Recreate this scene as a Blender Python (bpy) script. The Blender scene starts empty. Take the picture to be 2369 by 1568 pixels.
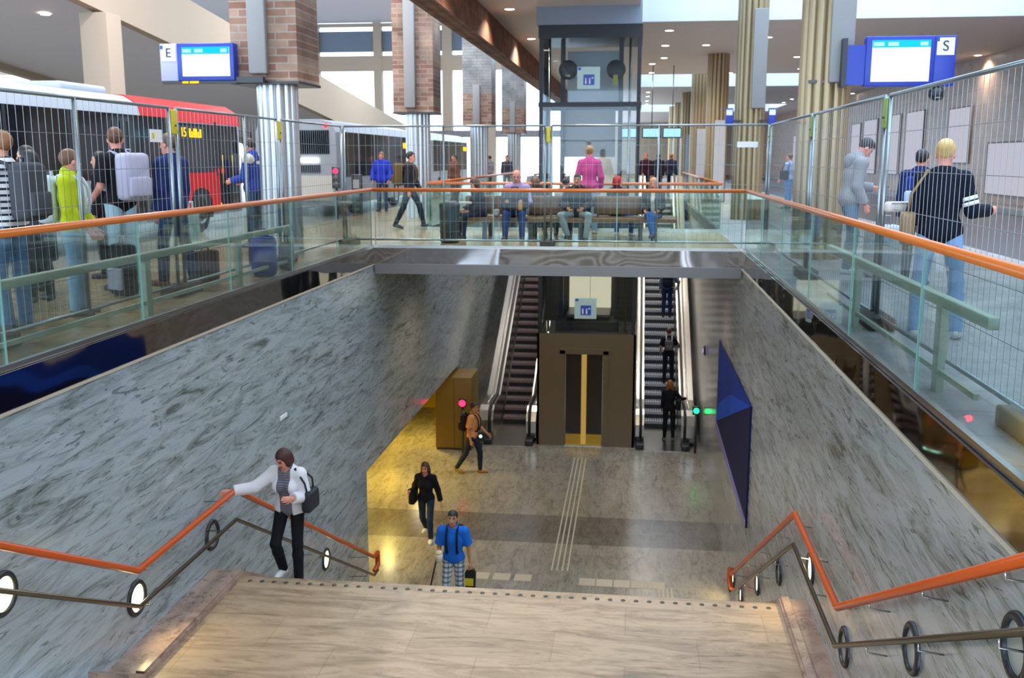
import bpy, bmesh, math, random
import numpy as np
from mathutils import Vector, Matrix
random.seed(7)
SC = bpy.context.scene
COL = SC.collection
PI = math.pi

# ------------------------------------------------------------------ camera, world, exposure
W, H = 2369., 1568.
cam = bpy.data.cameras.new('camera')
cam_o = bpy.data.objects.new('camera', cam); COL.objects.link(cam_o)
cam.sensor_width = 23.6
cam.lens = 23.6 * 2300. / W
cam.clip_end = 400
PITCH, YAW = math.radians(10.300), math.radians(6.963)
EYE = 1.62
cam_o.location = (0, 0, EYE)
cam_o.rotation_euler = (PI/2 - PITCH, 0, YAW)
cam.dof.use_dof = True
cam.dof.focus_distance = 4.6
cam.dof.aperture_fstop = 3.4
SC.camera = cam_o
vs = SC.view_settings
SC.display_settings.display_device = 'sRGB'
vs.view_transform = 'Standard'; vs.look = 'None'; vs.gamma = 1.0; vs.use_curve_mapping = False
vs.exposure = 0.95
wd = bpy.data.worlds.new('sky'); SC.world = wd; wd.use_nodes = True
bg = wd.node_tree.nodes['Background']
bg.inputs['Color'].default_value = (0.62, 0.80, 1.0, 1)
bg.inputs['Strength'].default_value = 3.2
SC.cycles.max_bounces = 8; SC.cycles.diffuse_bounces = 4; SC.cycles.glossy_bounces = 4
SC.cycles.transparent_max_bounces = 24; SC.cycles.sample_clamp_indirect = 4.0
SC.cycles.caustics_reflective = False; SC.cycles.caustics_refractive = False

# ------------------------------------------------------------------ materials
def lin(c):
    if isinstance(c, str):
        c = [int(c[i:i+2], 16)/255 for i in (1, 3, 5)]
        return tuple((x/12.92 if x <= .04045 else ((x+.055)/1.055)**2.4) for x in c)
    return tuple(c)
MATS = {}
def mat(name, c, rough=.6, metal=0., spec=.5, emit=None, es=0., bump=0., bscale=40.):
    if name in MATS: return MATS[name]
    m = bpy.data.materials.new(name); m.use_nodes = True
    n = m.node_tree.nodes; b = n['Principled BSDF']
    b.inputs['Base Color'].default_value = (*lin(c), 1)
    b.inputs['Roughness'].default_value = rough
    b.inputs['Metallic'].default_value = metal
    b.inputs['Specular IOR Level'].default_value = spec
    if emit is not None:
        b.inputs['Emission Color'].default_value = (*lin(emit), 1)
        b.inputs['Emission Strength'].default_value = es
    if bump:
        L = m.node_tree.links
        tc = n.new('ShaderNodeTexCoord'); nz = n.new('ShaderNodeTexNoise'); bp = n.new('ShaderNodeBump')
        nz.inputs['Scale'].default_value = bscale; bp.inputs['Strength'].default_value = bump
        L.new(tc.outputs['Object'], nz.inputs['Vector']); L.new(nz.outputs['Fac'], bp.inputs['Height'])
        L.new(bp.outputs['Normal'], b.inputs['Normal'])
    MATS[name] = m
    return m
def cloth(c, rough=.85):
    return mat('cloth ' + str(c), c, rough, spec=.2, bump=.25, bscale=35)

def ramp(n, pts):
    r = n.new('ShaderNodeValToRGB'); e = r.color_ramp.elements
    while len(e) < len(pts): e.new(.5)
    for i, (p, c) in enumerate(pts):
        e[i].position = p; e[i].color = (*lin(c), 1)
    return r
def marble(name, light, mid, dark, rot, scl, rough=.16, tiles=None, amount=1.):
    m = bpy.data.materials.new(name); m.use_nodes = True
    n, L = m.node_tree.nodes, m.node_tree.links; b = n['Principled BSDF']
    tc = n.new('ShaderNodeTexCoord'); mp = n.new('ShaderNodeMapping')
    mp.inputs['Rotation'].default_value = rot; mp.inputs['Scale'].default_value = scl
    L.new(tc.outputs['Object'], mp.inputs['Vector'])
    a = n.new('ShaderNodeTexNoise'); a.inputs['Scale'].default_value = 1.6
    a.inputs['Detail'].default_value = 9; a.inputs['Roughness'].default_value = .68; a.inputs['Distortion'].default_value = 1.1
    L.new(mp.outputs['Vector'], a.inputs['Vector'])
    r1 = ramp(n, [(.32, dark), (.43, mid), (.56, light), (.8, light)])
    L.new(a.outputs['Fac'], r1.inputs['Fac'])
    b2 = n.new('ShaderNodeTexNoise'); b2.inputs['Scale'].default_value = 3.1; b2.inputs['Detail'].default_value = 8
    b2.inputs['Distortion'].default_value = 2.0; b2.inputs['Roughness'].default_value = .62
    L.new(mp.outputs['Vector'], b2.inputs['Vector'])
    r2 = ramp(n, [(.36, tuple(min(1, x*2.6) for x in lin(dark))), (.43, (1, 1, 1)), (.9, (1, 1, 1))])
    L.new(b2.outputs['Fac'], r2.inputs['Fac'])
    mx = n.new('ShaderNodeMixRGB'); mx.blend_type = 'MULTIPLY'; mx.inputs['Fac'].default_value = .75*amount
    L.new(r1.outputs['Color'], mx.inputs['Color1']); L.new(r2.outputs['Color'], mx.inputs['Color2'])
    out = mx.outputs['Color']
    if tiles:
        br = n.new('ShaderNodeTexBrick'); br.inputs['Scale'].default_value = 1
        br.inputs['Brick Width'].default_value = tiles[0]; br.inputs['Row Height'].default_value = tiles[1]
        br.inputs['Mortar Size'].default_value = .006; br.offset = .5
        br.inputs['Color1'].default_value = (1, 1, 1, 1); br.inputs['Color2'].default_value = (.86, .86, .86, 1)
        br.inputs['Mortar'].default_value = (.72, .7, .66, 1)
        L.new(tc.outputs['Object'], br.inputs['Vector'])
        m2 = n.new('ShaderNodeMixRGB'); m2.blend_type = 'MULTIPLY'; m2.inputs['Fac'].default_value = .8
        L.new(out, m2.inputs['Color1']); L.new(br.outputs['Color'], m2.inputs['Color2']); out = m2.outputs['Color']
    L.new(out, b.inputs['Base Color']); b.inputs['Roughness'].default_value = rough
    MATS[name] = m
    return m
M_MARB_L = marble('veined wall marble', '#a3abad', '#8b9291', '#5b605c', (.42, 0, 0), (1.8, .62, 4.6))
M_MARB_R = marble('veined wall marble right', '#a3a5a5', '#8e908b', '#5c5f59', (.55, 0, 0), (1.8, .62, 4.6))
M_LAND = marble('cream landing marble', '#b3987a', '#9c8266', '#786850', (0, 0, .12), (.7, 3.6, 1), .42, (1.4, .62), .55)
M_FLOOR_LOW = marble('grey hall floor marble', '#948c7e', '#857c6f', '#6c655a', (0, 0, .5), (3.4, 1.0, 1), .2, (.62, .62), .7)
M_STEP = marble('stair tread marble', '#b9ad94', '#9c917b', '#6d6657', (0, 0, .2), (.7, 3, 1), .35)
M_SKIRT = marble('pink skirting stone', '#a58a7a', '#8d7364', '#6a564c', (0, 0, 0), (2, 2, 2), .3)

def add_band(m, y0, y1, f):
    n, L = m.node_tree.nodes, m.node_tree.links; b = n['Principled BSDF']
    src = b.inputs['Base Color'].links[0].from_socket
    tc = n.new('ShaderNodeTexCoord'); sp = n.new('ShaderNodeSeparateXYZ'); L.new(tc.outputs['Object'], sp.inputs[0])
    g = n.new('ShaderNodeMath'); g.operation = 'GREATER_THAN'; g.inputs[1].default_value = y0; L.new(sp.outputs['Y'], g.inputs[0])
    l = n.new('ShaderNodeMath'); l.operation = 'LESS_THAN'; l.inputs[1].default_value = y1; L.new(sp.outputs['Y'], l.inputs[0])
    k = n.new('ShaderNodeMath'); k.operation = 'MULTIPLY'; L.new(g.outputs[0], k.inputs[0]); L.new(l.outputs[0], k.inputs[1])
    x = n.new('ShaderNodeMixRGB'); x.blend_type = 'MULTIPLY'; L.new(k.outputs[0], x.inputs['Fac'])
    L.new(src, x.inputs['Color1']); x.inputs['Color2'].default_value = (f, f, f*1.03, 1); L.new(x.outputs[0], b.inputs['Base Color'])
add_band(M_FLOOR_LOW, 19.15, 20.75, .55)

def tile_mat(name, c1, c2, mortar, bw, bh, rough, rot=(0, 0, 0), msize=.012, off=.5, noise=.25):
    m = bpy.data.materials.new(name); m.use_nodes = True
    n, L = m.node_tree.nodes, m.node_tree.links; b = n['Principled BSDF']
    tc = n.new('ShaderNodeTexCoord'); mp = n.new('ShaderNodeMapping'); mp.inputs['Rotation'].default_value = rot
    br = n.new('ShaderNodeTexBrick'); br.inputs['Scale'].default_value = 1
    br.inputs['Brick Width'].default_value = bw; br.inputs['Row Height'].default_value = bh
    br.inputs['Mortar Size'].default_value = msize; br.offset = off
    br.inputs['Color1'].default_value = (*lin(c1), 1); br.inputs['Color2'].default_value = (*lin(c2), 1); br.inputs['Mortar'].default_value = (*lin(mortar), 1)
    L.new(tc.outputs['Object'], mp.inputs['Vector']); L.new(mp.outputs['Vector'], br.inputs['Vector'])
    nz = n.new('ShaderNodeTexNoise'); nz.inputs['Scale'].default_value = 2.5; nz.inputs['Detail'].default_value = 6
    L.new(tc.outputs['Object'], nz.inputs['Vector'])
    r = ramp(n, [(.3, (1-noise*1.6,)*3), (.7, (1, 1, 1))]); L.new(nz.outputs['Fac'], r.inputs['Fac'])
    x = n.new('ShaderNodeMixRGB'); x.blend_type = 'MULTIPLY'; x.inputs['Fac'].default_value = 1
    L.new(br.outputs['Color'], x.inputs['Color1']); L.new(r.outputs['Color'], x.inputs['Color2'])
    L.new(x.outputs[0], b.inputs['Base Color']); b.inputs['Roughness'].default_value = rough
    MATS[name] = m
    return m
M_CONC = tile_mat('tan concourse tile', '#a5916c', '#988460', '#7b6b4e', .9, .9, .25, off=0)
M_PLAT_R = tile_mat('grey platform paving', '#a9a7a6', '#9d9b9b', '#83807e', .6, .6, .35, off=0)
M_BRICK = tile_mat('brown red brick', '#8a5f4c', '#a98b76', '#a39589', .4, .12, .85, rot=(PI/2, 0, 0), noise=.28)
M_BRICK_Y = tile_mat('brown red brick side', '#8d5a40', '#7a4c36', '#86705f', .44, .11, .8, rot=(PI/2, 0, PI/2), noise=.4)
M_WBRICK = tile_mat('pale painted brick', '#9d9a98', '#928f8d', '#827f7d', .44, .11, .7, rot=(PI/2, 0, 0))
M_WALLTILE = tile_mat('tan wall tile', '#b3927a', '#a5866e', '#94775f', .6, .3, .4, rot=(PI/2, 0, PI/2))
M_ROAD = mat('road asphalt', '#4a4a4e', .35, bump=.3, bscale=60)
M_LANE = mat('bus lane paving', '#8b8478', .3, bump=.2, bscale=30)
M_CEIL = mat('ceiling panel', '#e6dcd8', .6)
M_CEIL_L = mat('grey hall ceiling', '#cfcacd', .7)
M_WHITE = mat('white plaster', '#e6e9ee', .6)
M_CONCRETE = mat('beige concrete', '#a79682', .7, bump=.15, bscale=14)
M_GREYC = mat('grey concrete', '#7a787a', .7, bump=.15, bscale=14)
M_WOOD = mat('orange varnished wood', '#c4661f', .28, spec=.6)
M_WOOD2 = mat('red orange varnished wood', '#c24c08', .3, spec=.5)
M_BENCH = mat('brown bench wood', '#6d4c30', .45, bump=.2, bscale=12)
M_STEEL = mat('brushed steel', '#b9b6b0', .26, 1.)
M_STEELD = mat('dark steel', '#4b4b4d', .35, .8)
M_GALV = mat('galvanised tube', '#8f989b', .35, .9)
M_WIRE = mat('galvanised wire', '#8d9294', .45, .6)
M_RAILST = mat('bronze steel rail', '#6d6050', .3, .9)
M_BLACK = mat('black rubber', '#111113', .5)
M_COLUMN = mat('steel column', '#c3c6c9', .3, .75)
M_COLGOLD = mat('beige metal column', '#a08d6c', .35, .55)
M_SHAFT = mat('charcoal shaft frame', '#2b2c30', .4, .5)
M_COVER = mat('grey cover box', '#8d8a88', .5)
M_BRONZE = mat('brown metal cladding', '#77664f', .32, .75)
M_YELLOW = mat('yellow plastic', '#c9b81e', .5)
M_RED = mat('bus red', '#c3161a', .5, spec=.25)
M_BUSW = mat('bus white', '#a9aeb6', .5, spec=.25)
M_BUSG = mat('bus grey', '#8f9296', .35)
M_DGLASS = mat('dark window glass', '#101217', .08, spec=.7)
M_SIGNBLUE = mat('sign blue', '#16339a', .35)
M_SIGNGREY = mat('sign grey', '#a7a6c0', .4)
M_SIGNW = mat('sign white', '#e4e0dc', .5)
M_INK = mat('sign ink', '#1a2444', .5)
M_OCHRE = mat('ochre panel', '#6e5418', .5)
M_YWALL = mat('yellow wall', '#d8bb1e', .5)
M_TACT = mat('ribbed light strip', '#b9ab95', .5)
M_FRAMEBLK = mat('dark frame', '#26272b', .4)
def emis(name, c, s):
    m = bpy.data.materials.new(name); m.use_nodes = True
    n, L = m.node_tree.nodes, m.node_tree.links; n.remove(n['Principled BSDF'])
    e = n.new('ShaderNodeEmission'); e.inputs['Color'].default_value = (*lin(c), 1); e.inputs['Strength'].default_value = s
    L.new(e.outputs[0], n['Material Output'].inputs['Surface'])
    MATS[name] = m
    return m
M_LAMP = emis('lamp glow', '#fff6e6', 14)
M_LAMPY = emis('wall lamp glow', '#f6efb0', 6)
M_SCREEN = emis('screen white', '#f4fbff', .8)
M_CYAN = emis('screen cyan', '#22d3f2', .6)
M_CYANL = emis('screen pale text', '#b5f2ff', .62)
M_LED = emis('amber led', '#ffae0a', 1.3)
M_REDL = emis('red signal', '#ff1430', 6)
M_REDS = emis('red signal soft', '#ff2440', 1.6)
M_GREENL = emis('green signal', '#12e070', 3)
M_CYANDOT = emis('cyan signal', '#a8ffe0', 3)
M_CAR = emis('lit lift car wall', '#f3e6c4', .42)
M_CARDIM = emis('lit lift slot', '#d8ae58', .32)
M_FROST = emis('frosted window glow', '#d3d2e0', .42)
M_TUBE = emis('fluorescent tube', '#f4f8ff', 6)

def glass(name, tint, rough=.02, refl=1.0):
    m = bpy.data.materials.new(name); m.use_nodes = True
    n, L = m.node_tree.nodes, m.node_tree.links; n.remove(n['Principled BSDF'])
    t = n.new('ShaderNodeBsdfTransparent'); t.inputs['Color'].default_value = (*tint, 1)
    g = n.new('ShaderNodeBsdfGlossy'); g.inputs['Roughness'].default_value = rough
    f = n.new('ShaderNodeFresnel'); f.inputs['IOR'].default_value = 1.45
    mu = n.new('ShaderNodeMath'); mu.operation = 'MULTIPLY'; mu.inputs[1].default_value = refl; L.new(f.outputs[0], mu.inputs[0])
    x = n.new('ShaderNodeMixShader'); L.new(mu.outputs[0], x.inputs['Fac'])
    L.new(t.outputs[0], x.inputs[1]); L.new(g.outputs[0], x.inputs[2]); L.new(x.outputs[0], n['Material Output'].inputs['Surface'])
    MATS[name] = m
    return m
M_GLASS = glass('green tinted glass', (.90, .965, .945), .02, .55)
M_SHGLASS = glass('shaft glass', (.88, .93, .95), .02, .9)
M_WGLASS = glass('window glass', (.97, .98, 1.), .02, .4)

def mirror_mat():
    m = bpy.data.materials.new('polished fascia steel'); m.use_nodes = True
    n, L = m.node_tree.nodes, m.node_tree.links; b = n['Principled BSDF']
    b.inputs['Base Color'].default_value = (.36, .33, .32, 1); b.inputs['Metallic'].default_value = 1.; b.inputs['Roughness'].default_value = .05
    tc = n.new('ShaderNodeTexCoord'); nz = n.new('ShaderNodeTexNoise'); nz.inputs['Scale'].default_value = 1.2; nz.inputs['Detail'].default_value = .6
    bp = n.new('ShaderNodeBump'); bp.inputs['Strength'].default_value = .22; bp.inputs['Distance'].default_value = .12
    L.new(tc.outputs['Object'], nz.inputs['Vector']); L.new(nz.outputs['Fac'], bp.inputs['Height']); L.new(bp.outputs['Normal'], b.inputs['Normal'])
    return m
M_FASCIA = mirror_mat()

def stripes(name, c1, c2, freq, axis='Z', duty=.5):
    m = bpy.data.materials.new(name); m.use_nodes = True
    n, L = m.node_tree.nodes, m.node_tree.links; b = n['Principled BSDF']; b.inputs['Roughness'].default_value = .85
    tc = n.new('ShaderNodeTexCoord'); sp = n.new('ShaderNodeSeparateXYZ'); L.new(tc.outputs['Object'], sp.inputs[0])
    f = n.new('ShaderNodeMath'); f.operation = 'MULTIPLY'; f.inputs[1].default_value = freq; L.new(sp.outputs[axis], f.inputs[0])
    w = n.new('ShaderNodeMath'); w.operation = 'FRACT'; L.new(f.outputs[0], w.inputs[0])
    g = n.new('ShaderNodeMath'); g.operation = 'GREATER_THAN'; g.inputs[1].default_value = duty; L.new(w.outputs[0], g.inputs[0])
    x = n.new('ShaderNodeMixRGB'); L.new(g.outputs[0], x.inputs['Fac'])
    x.inputs['Color1'].default_value = (*lin(c1), 1); x.inputs['Color2'].default_value = (*lin(c2), 1); L.new(x.outputs[0], b.inputs['Base Color'])
    MATS[name] = m
    return m
def plaid(name, c1, c2, freq):
    m = stripes(name, c1, c2, freq, 'Z', .6); n, L = m.node_tree.nodes, m.node_tree.links; b = n['Principled BSDF']
    src = b.inputs['Base Color'].links[0].from_socket
    sp = [k for k in n if k.type == 'SEPXYZ'][0]
    f = n.new('ShaderNodeMath'); f.operation = 'MULTIPLY'; f.inputs[1].default_value = freq; L.new(sp.outputs['X'], f.inputs[0])
    w = n.new('ShaderNodeMath'); w.operation = 'FRACT'; L.new(f.outputs[0], w.inputs[0])
    g = n.new('ShaderNodeMath'); g.operation = 'GREATER_THAN'; g.inputs[1].default_value = .65; L.new(w.outputs[0], g.inputs[0])
    x = n.new('ShaderNodeMixRGB'); x.blend_type = 'MULTIPLY'; L.new(g.outputs[0], x.inputs['Fac']); L.new(src, x.inputs['Color1'])
    x.inputs['Color2'].default_value = (.45, .5, .62, 1); L.new(x.outputs[0], b.inputs['Base Color'])
    return m

# ------------------------------------------------------------------ mesh helpers
class MB:
    """collects shapes of ONE part; each shape may have its own material"""
    def __init__(s): s.v = []; s.f = []; s.mi = []; s.sm = []; s.mats = []
    def _m(s, m):
        if m not in s.mats: s.mats.append(m)
        return s.mats.index(m)
    def poly(s, vs, fs, m, smooth=False):
        o = len(s.v); s.v += [tuple(v) for v in vs]; k = s._m(m)
        for f in fs: s.f.append([i+o for i in f]); s.mi.append(k); s.sm.append(smooth)
        return s
    def box(s, a, b, m, bev=0.):
        x0, y0, z0 = [min(p, q) for p, q in zip(a, b)]; x1, y1, z1 = [max(p, q) for p, q in zip(a, b)]
        if bev <= 0:
            v = [(x0, y0, z0), (x1, y0, z0), (x1, y1, z0), (x0, y1, z0), (x0, y0, z1), (x1, y0, z1), (x1, y1, z1), (x0, y1, z1)]
            return s.poly(v, [(3, 2, 1, 0), (4, 5, 6, 7), (0, 1, 5, 4), (1, 2, 6, 5), (2, 3, 7, 6), (3, 0, 4, 7)], m)
        bm = bmesh.new(); bmesh.ops.create_cube(bm, size=1)
        for v in bm.verts: v.co = Vector(((x0+x1)/2+v.co.x*(x1-x0), (y0+y1)/2+v.co.y*(y1-y0), (z0+z1)/2+v.co.z*(z1-z0)))
        bmesh.ops.bevel(bm, geom=bm.edges[:], offset=bev, segments=3, affect='EDGES', profile=.5)
        return s.bm(bm, m, True)
    def bm(s, bm, m, smooth=False):
        bm.verts.index_update(); v = [x.co[:] for x in bm.verts]; f = [[q.index for q in x.verts] for x in bm.faces]; bm.free()
        return s.poly(v, f, m, smooth)
    def tube(s, pts, r, m, n=10, sq=False, caps=True):
        pts = [Vector(p) for p in pts]; rings = []; rr = r if isinstance(r, (list, tuple)) else [r]*len(pts)
        prev = None
        for i, p in enumerate(pts):
            t = ((pts[i]-pts[i-1]).normalized() if i else Vector()) + ((pts[i+1]-p).normalized() if i < len(pts)-1 else Vector())
            t.normalize()
            up = Vector((0, 0, 1)) if abs(t.z) < .95 else Vector((0, 1, 0))
            if prev is not None: up = prev
            x = t.cross(up); x.normalize(); y = x.cross(t); y.normalize(); prev = y
            sc = 1.
            if 0 < i < len(pts)-1:
                c = (pts[i]-pts[i-1]).normalized().dot((pts[i+1]-p).normalized()); sc = 1/max(.5, math.sqrt((1+c)/2))
            rings.append([p + (x*math.cos(a)+y*math.sin(a))*rr[i]*(sc if len(pts) > 2 else 1) for a in [2*PI*(k+.5)/n for k in range(n)]])
        vs_ = [v for g in rings for v in g]; fs = []
        for i in range(len(rings)-1):
            for k in range(n): fs.append((i*n+k, i*n+(k+1) % n, (i+1)*n+(k+1) % n, (i+1)*n+k))
        if caps: fs += [tuple(range(n))[::-1], tuple((len(rings)-1)*n+k for k in range(n))]
        return s.poly([v[:] for v in vs_], fs, m, n > 4)
    def prism(s, prof, axis, a, b, m):
        """closed outline (two coordinates) swept along axis from a to b"""
        def P(u, w, t): return {'x': (t, u, w), 'y': (u, t, w), 'z': (u, w, t)}[axis]
        bm = bmesh.new(); A = [bm.verts.new(P(u, w, a)) for u, w in prof]; B = [bm.verts.new(P(u, w, b)) for u, w in prof]
        k = len(prof); bm.faces.new(A[::-1]); bm.faces.new(B)
        for i in range(k): bm.faces.new((A[i], A[(i+1) % k], B[(i+1) % k], B[i]))
        bmesh.ops.recalc_face_normals(bm, faces=bm.faces); bmesh.ops.triangulate(bm, faces=[f for f in bm.faces if len(f.verts) > 4])
        return s.bm(bm, m)
    def lathe(s, prof, c, m, n=24, axis='z'):
        vs_ = []; fs = []
        for r, t in prof:
            for k in range(n):
                a = 2*PI*k/n; u, w = r*math.cos(a), r*math.sin(a)
                p = {'z': (u, w, t), 'x': (t, u, w), 'y': (w, t, u)}[axis]
                vs_.append((p[0]+c[0], p[1]+c[1], p[2]+c[2]))
        for i in range(len(prof)-1):
            for k in range(n): fs.append((i*n+k, i*n+(k+1) % n, (i+1)*n+(k+1) % n, (i+1)*n+k))
        return s.poly(vs_, fs, m, True)
    def build(s, name, parent=None, loc=(0, 0, 0)):
        me = bpy.data.meshes.new(name); me.from_pydata(s.v, [], s.f)
        for m in s.mats: me.materials.append(m)
        me.polygons.foreach_set('material_index', s.mi); me.polygons.foreach_set('use_smooth', s.sm)
        me.update()
        o = bpy.data.objects.new(name, me); COL.objects.link(o); o.location = loc
        if parent: o.parent = parent
        return o
def tag(o, label, cat, group=None):
    o['label'] = label; o['category'] = cat
    if group: o['group'] = group
    return o
def thing(name, label, cat, loc=(0, 0, 0), rz=0., group=None):
    o = bpy.data.objects.new(name, None); COL.objects.link(o); o.empty_display_size = .1
    o.location = loc; o.rotation_euler = (0, 0, rz)
    return tag(o, label, cat, group)
def struct(mb, name):
    o = mb.build(name); o['kind'] = 'structure'; return o
def children(o): return [c for c in bpy.data.objects if c.parent == o]
KIDS = {}
def copy_tree(o, parent=None):
    c = o.copy(); COL.objects.link(c)
    if parent: c.parent = parent
    for ch in list(o.children): copy_tree(ch, c)
    return c
def text_mesh(name, body, size, m, parent, loc, rot, depth=.004, align='CENTER', label=None):
    cu = bpy.data.curves.new(name, 'FONT'); cu.body = body; cu.size = size; cu.extrude = depth; cu.align_x = align; cu.align_y = 'CENTER'
    t = bpy.data.objects.new('tmp', cu); COL.objects.link(t)
    bpy.context.view_layer.update()
    me = bpy.data.meshes.new_from_object(t.evaluated_get(bpy.context.evaluated_depsgraph_get()))
    bpy.data.objects.remove(t); me.materials.clear(); me.materials.append(m)
    o = bpy.data.objects.new(name, me); COL.objects.link(o); o.location = loc; o.rotation_euler = rot
    if parent: o.parent = parent
    return o
def light(kind, name, loc, power, c, size=.1, rot=(0, 0, 0), parent=None, **k):
    l = bpy.data.lights.new(name, kind); l.energy = power; l.color = c
    if kind == 'AREA':
        l.shape = 'RECTANGLE'; l.size = size[0]; l.size_y = size[1]
    else: l.shadow_soft_size = size
    for a, b in k.items(): setattr(l, a, b)
    o = bpy.data.objects.new(name, l); COL.objects.link(o); o.location = loc; o.rotation_euler = rot
    if parent: o.parent = parent
    return o

# ------------------------------------------------------------------ the setting
XL, XR = -4.7, 1.9          # faces of the stairwell side walls
ZF = -6.1                   # lower hall floor
ZC = 5.4                    # concourse ceiling
YB0, YB1 = 17.7, 22.6       # bridge between the two wells
YV1 = 41.0                  # far end of the second well
# concourse floor around the wells
MB().box((-7.9, -6, -.27), (XL, 60, 0), M_CONC).build('floor_left')['kind'] = 'structure'
MB().box((XL, YB0, -.45), (XR, YB1, 0), M_CONC).build('floor_bridge')['kind'] = 'structure'
MB().box((XL, YV1, -.4), (XR, 110, 0), M_CONC).build('floor_far')['kind'] = 'structure'
MB().box((XL, -6, -.4), (XR, 2.2, 0), M_CONC).build('floor_near')['kind'] = 'structure'
MB().box((XR, -6, -.27), (6.2, 110, 0), M_PLAT_R).build('floor_right')['kind'] = 'structure'
MB().box((-46, -6, -.4), (-7.9, 100, -.14), M_LANE).build('floor_bus_lane')['kind'] = 'structure'
MB().box((6.2, -6, -.5), (12, 110, -.16), M_ROAD).build('floor_road')['kind'] = 'structure'
MB().box((12, -6, -.5), (13, 110, .02), M_PLAT_R).build('floor_kerb')['kind'] = 'structure'
MB().box((13, -6, -.5), (13.4, 110, 5.4), M_WALLTILE).build('wall_right')['kind'] = 'structure'
MB().box((XL-.01, 110, -.4), (13.4, 110.3, 5.4), M_CONCRETE).build('wall_far')['kind'] = 'structure'
# marble side walls of the well; the left one has the opening to the yellow passage
ZT = -.27
w = MB()
w.prism([(0, ZF), (16.8, ZF), (16.8, -3.95), (27.0, -3.95), (27.0, ZF), (47, ZF), (47, ZT), (0, ZT)], 'x', XL-.28, XL, M_MARB_L)
struct(w, 'wall_left_marble')
struct(MB().box((XR, 0, ZF), (XR+.28, 47, ZT), M_MARB_R), 'wall_right_marble')
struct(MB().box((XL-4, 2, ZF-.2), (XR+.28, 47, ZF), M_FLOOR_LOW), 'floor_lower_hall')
struct(MB().box((XL, 46.7, ZF), (XR, 47, -.4), M_MARB_L), 'wall_lower_end')
# yellow passage
p = MB(); p.box((-6.75, 14.5, ZF), (-6.6, 30, -3.7), M_YWALL)
struct(p, 'wall_passage_yellow')
struct(MB().box((-6.6, 14.5, -3.95), (XL-.28, 30, -3.7), M_CEIL_L), 'ceiling_passage')
struct(MB().box((-6.6, 29.9, ZF), (XL-.28, 30.05, -3.95), M_YWALL), 'wall_passage_end')
struct(MB().box((-6.6, 14.4, ZF), (XL-.28, 14.5, -3.95), M_YWALL), 'wall_passage_near')
# polished fascias under the guards
struct(MB().box((XL, 2.6, ZT), (XL+.02, YB0, .02), M_FASCIA), 'trim_1')
struct(MB().box((XR-.02, 2.6, ZT), (XR, YB0, .02), M_FASCIA), 'trim_2')
struct(MB().box((XL+.02, YB0-.02, ZT), (XR-.02, YB0, .02), M_FASCIA), 'trim_3')
struct(MB().box((XL+.02, YB0-.06, -.45), (XR-.02, YB0-.0, ZT), mat('grey painted beam', '#77726f', .45, .3)), 'trim_4')
struct(MB().box((XL-.005, 2.6, ZT-.02), (XL+.035, YB0, ZT), M_TACT), 'trim_5')
struct(MB().box((XR-.035, 2.6, ZT-.02), (XR+.005, YB0, ZT), M_TACT), 'trim_6')
# landing and stairs
ZL = -3.06; YL0, YL1 = 7.9, 10.22; YH0, YH1 = 8.02, 10.26
LX0, LX1 = -4.32, 1.62
land = struct(MB().box((XL, YL0, ZL-.3), (XR, YL1, ZL), M_LAND), 'floor_landing')
skl = MB(); skl.prism([(YL0-.3, ZL+.22), (YL0, ZL+.06), (YL1, ZL+.06), (YL1+5.9, ZF+.06), (YL1+5.9, ZF), (YL1+.1, ZL-.2), (YL0-.3, ZL-.2)], 'x', XL, LX0, M_SKIRT)
skl.prism([(YL0, ZL+.06), (YL1, ZL+.06), (YL1, ZL+.085), (YL0, ZL+.085)], 'x', LX0-.1, LX0-.02, M_SKIRT)
struct(skl, 'baseboard_left')
skr = MB(); skr.prism([(YL0-.3, ZL+.22), (YL0, ZL+.06), (YL1, ZL+.06), (YL1+5.9, ZF+.06), (YL1+5.9, ZF), (YL1+.1, ZL-.2), (YL0-.3, ZL-.2)], 'x', LX1, XR, M_SKIRT)
skr.prism([(YL0, ZL+.06), (YL1, ZL+.06), (YL1, ZL+.085), (YL0, ZL+.085)], 'x', LX1+.02, LX1+.1, M_SKIRT)
struct(skr, 'baseboard_right')
def flight(y0, z0, y1, z1, n, name, label):
    t = thing(name, label, 'stairs', ((XL+XR)/2, (y0+y1)/2, min(z0, z1)))
    q = MB(); dy, dz = (y1-y0)/n, (z1-z0)/n
    zb = min(z0, z1)
    a = MB().box((LX0, y0, z0+dz-.17), (LX1, y0+dy, z0+dz), M_STEP).build('step', t)
    a.location = Vector((0, 0, 0)) - t.location
    for i in range(1, n):
        c = a.copy(); COL.objects.link(c); c.location = a.location + Vector((0, dy*i, dz*i))
    return t
flight(YL1, ZL, YL1+5.7, ZF, 18, 'staircase', 'lower marble stair flight from the landing down to the hall floor')
flight(2.2, 0, YL0, ZL+0, 17, 'staircase', 'upper marble stair flight from the landing up towards the viewer')
# studs along the landing edge
proto = None
for i in range(42):
    x = LX0+.12+(LX1-LX0-.24)*i/41
    if proto is None:
        proto = MB().lathe([(.0, .008), (.022, .008), (.028, 0)], (0, 0, 0), mat('dark stud', '#4a4338', .5), 10).build('tactile_stud', land)
        o = proto
    else:
        o = proto.copy(); COL.objects.link(o)
    o.location = (x, YL1-.13, ZL)
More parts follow.
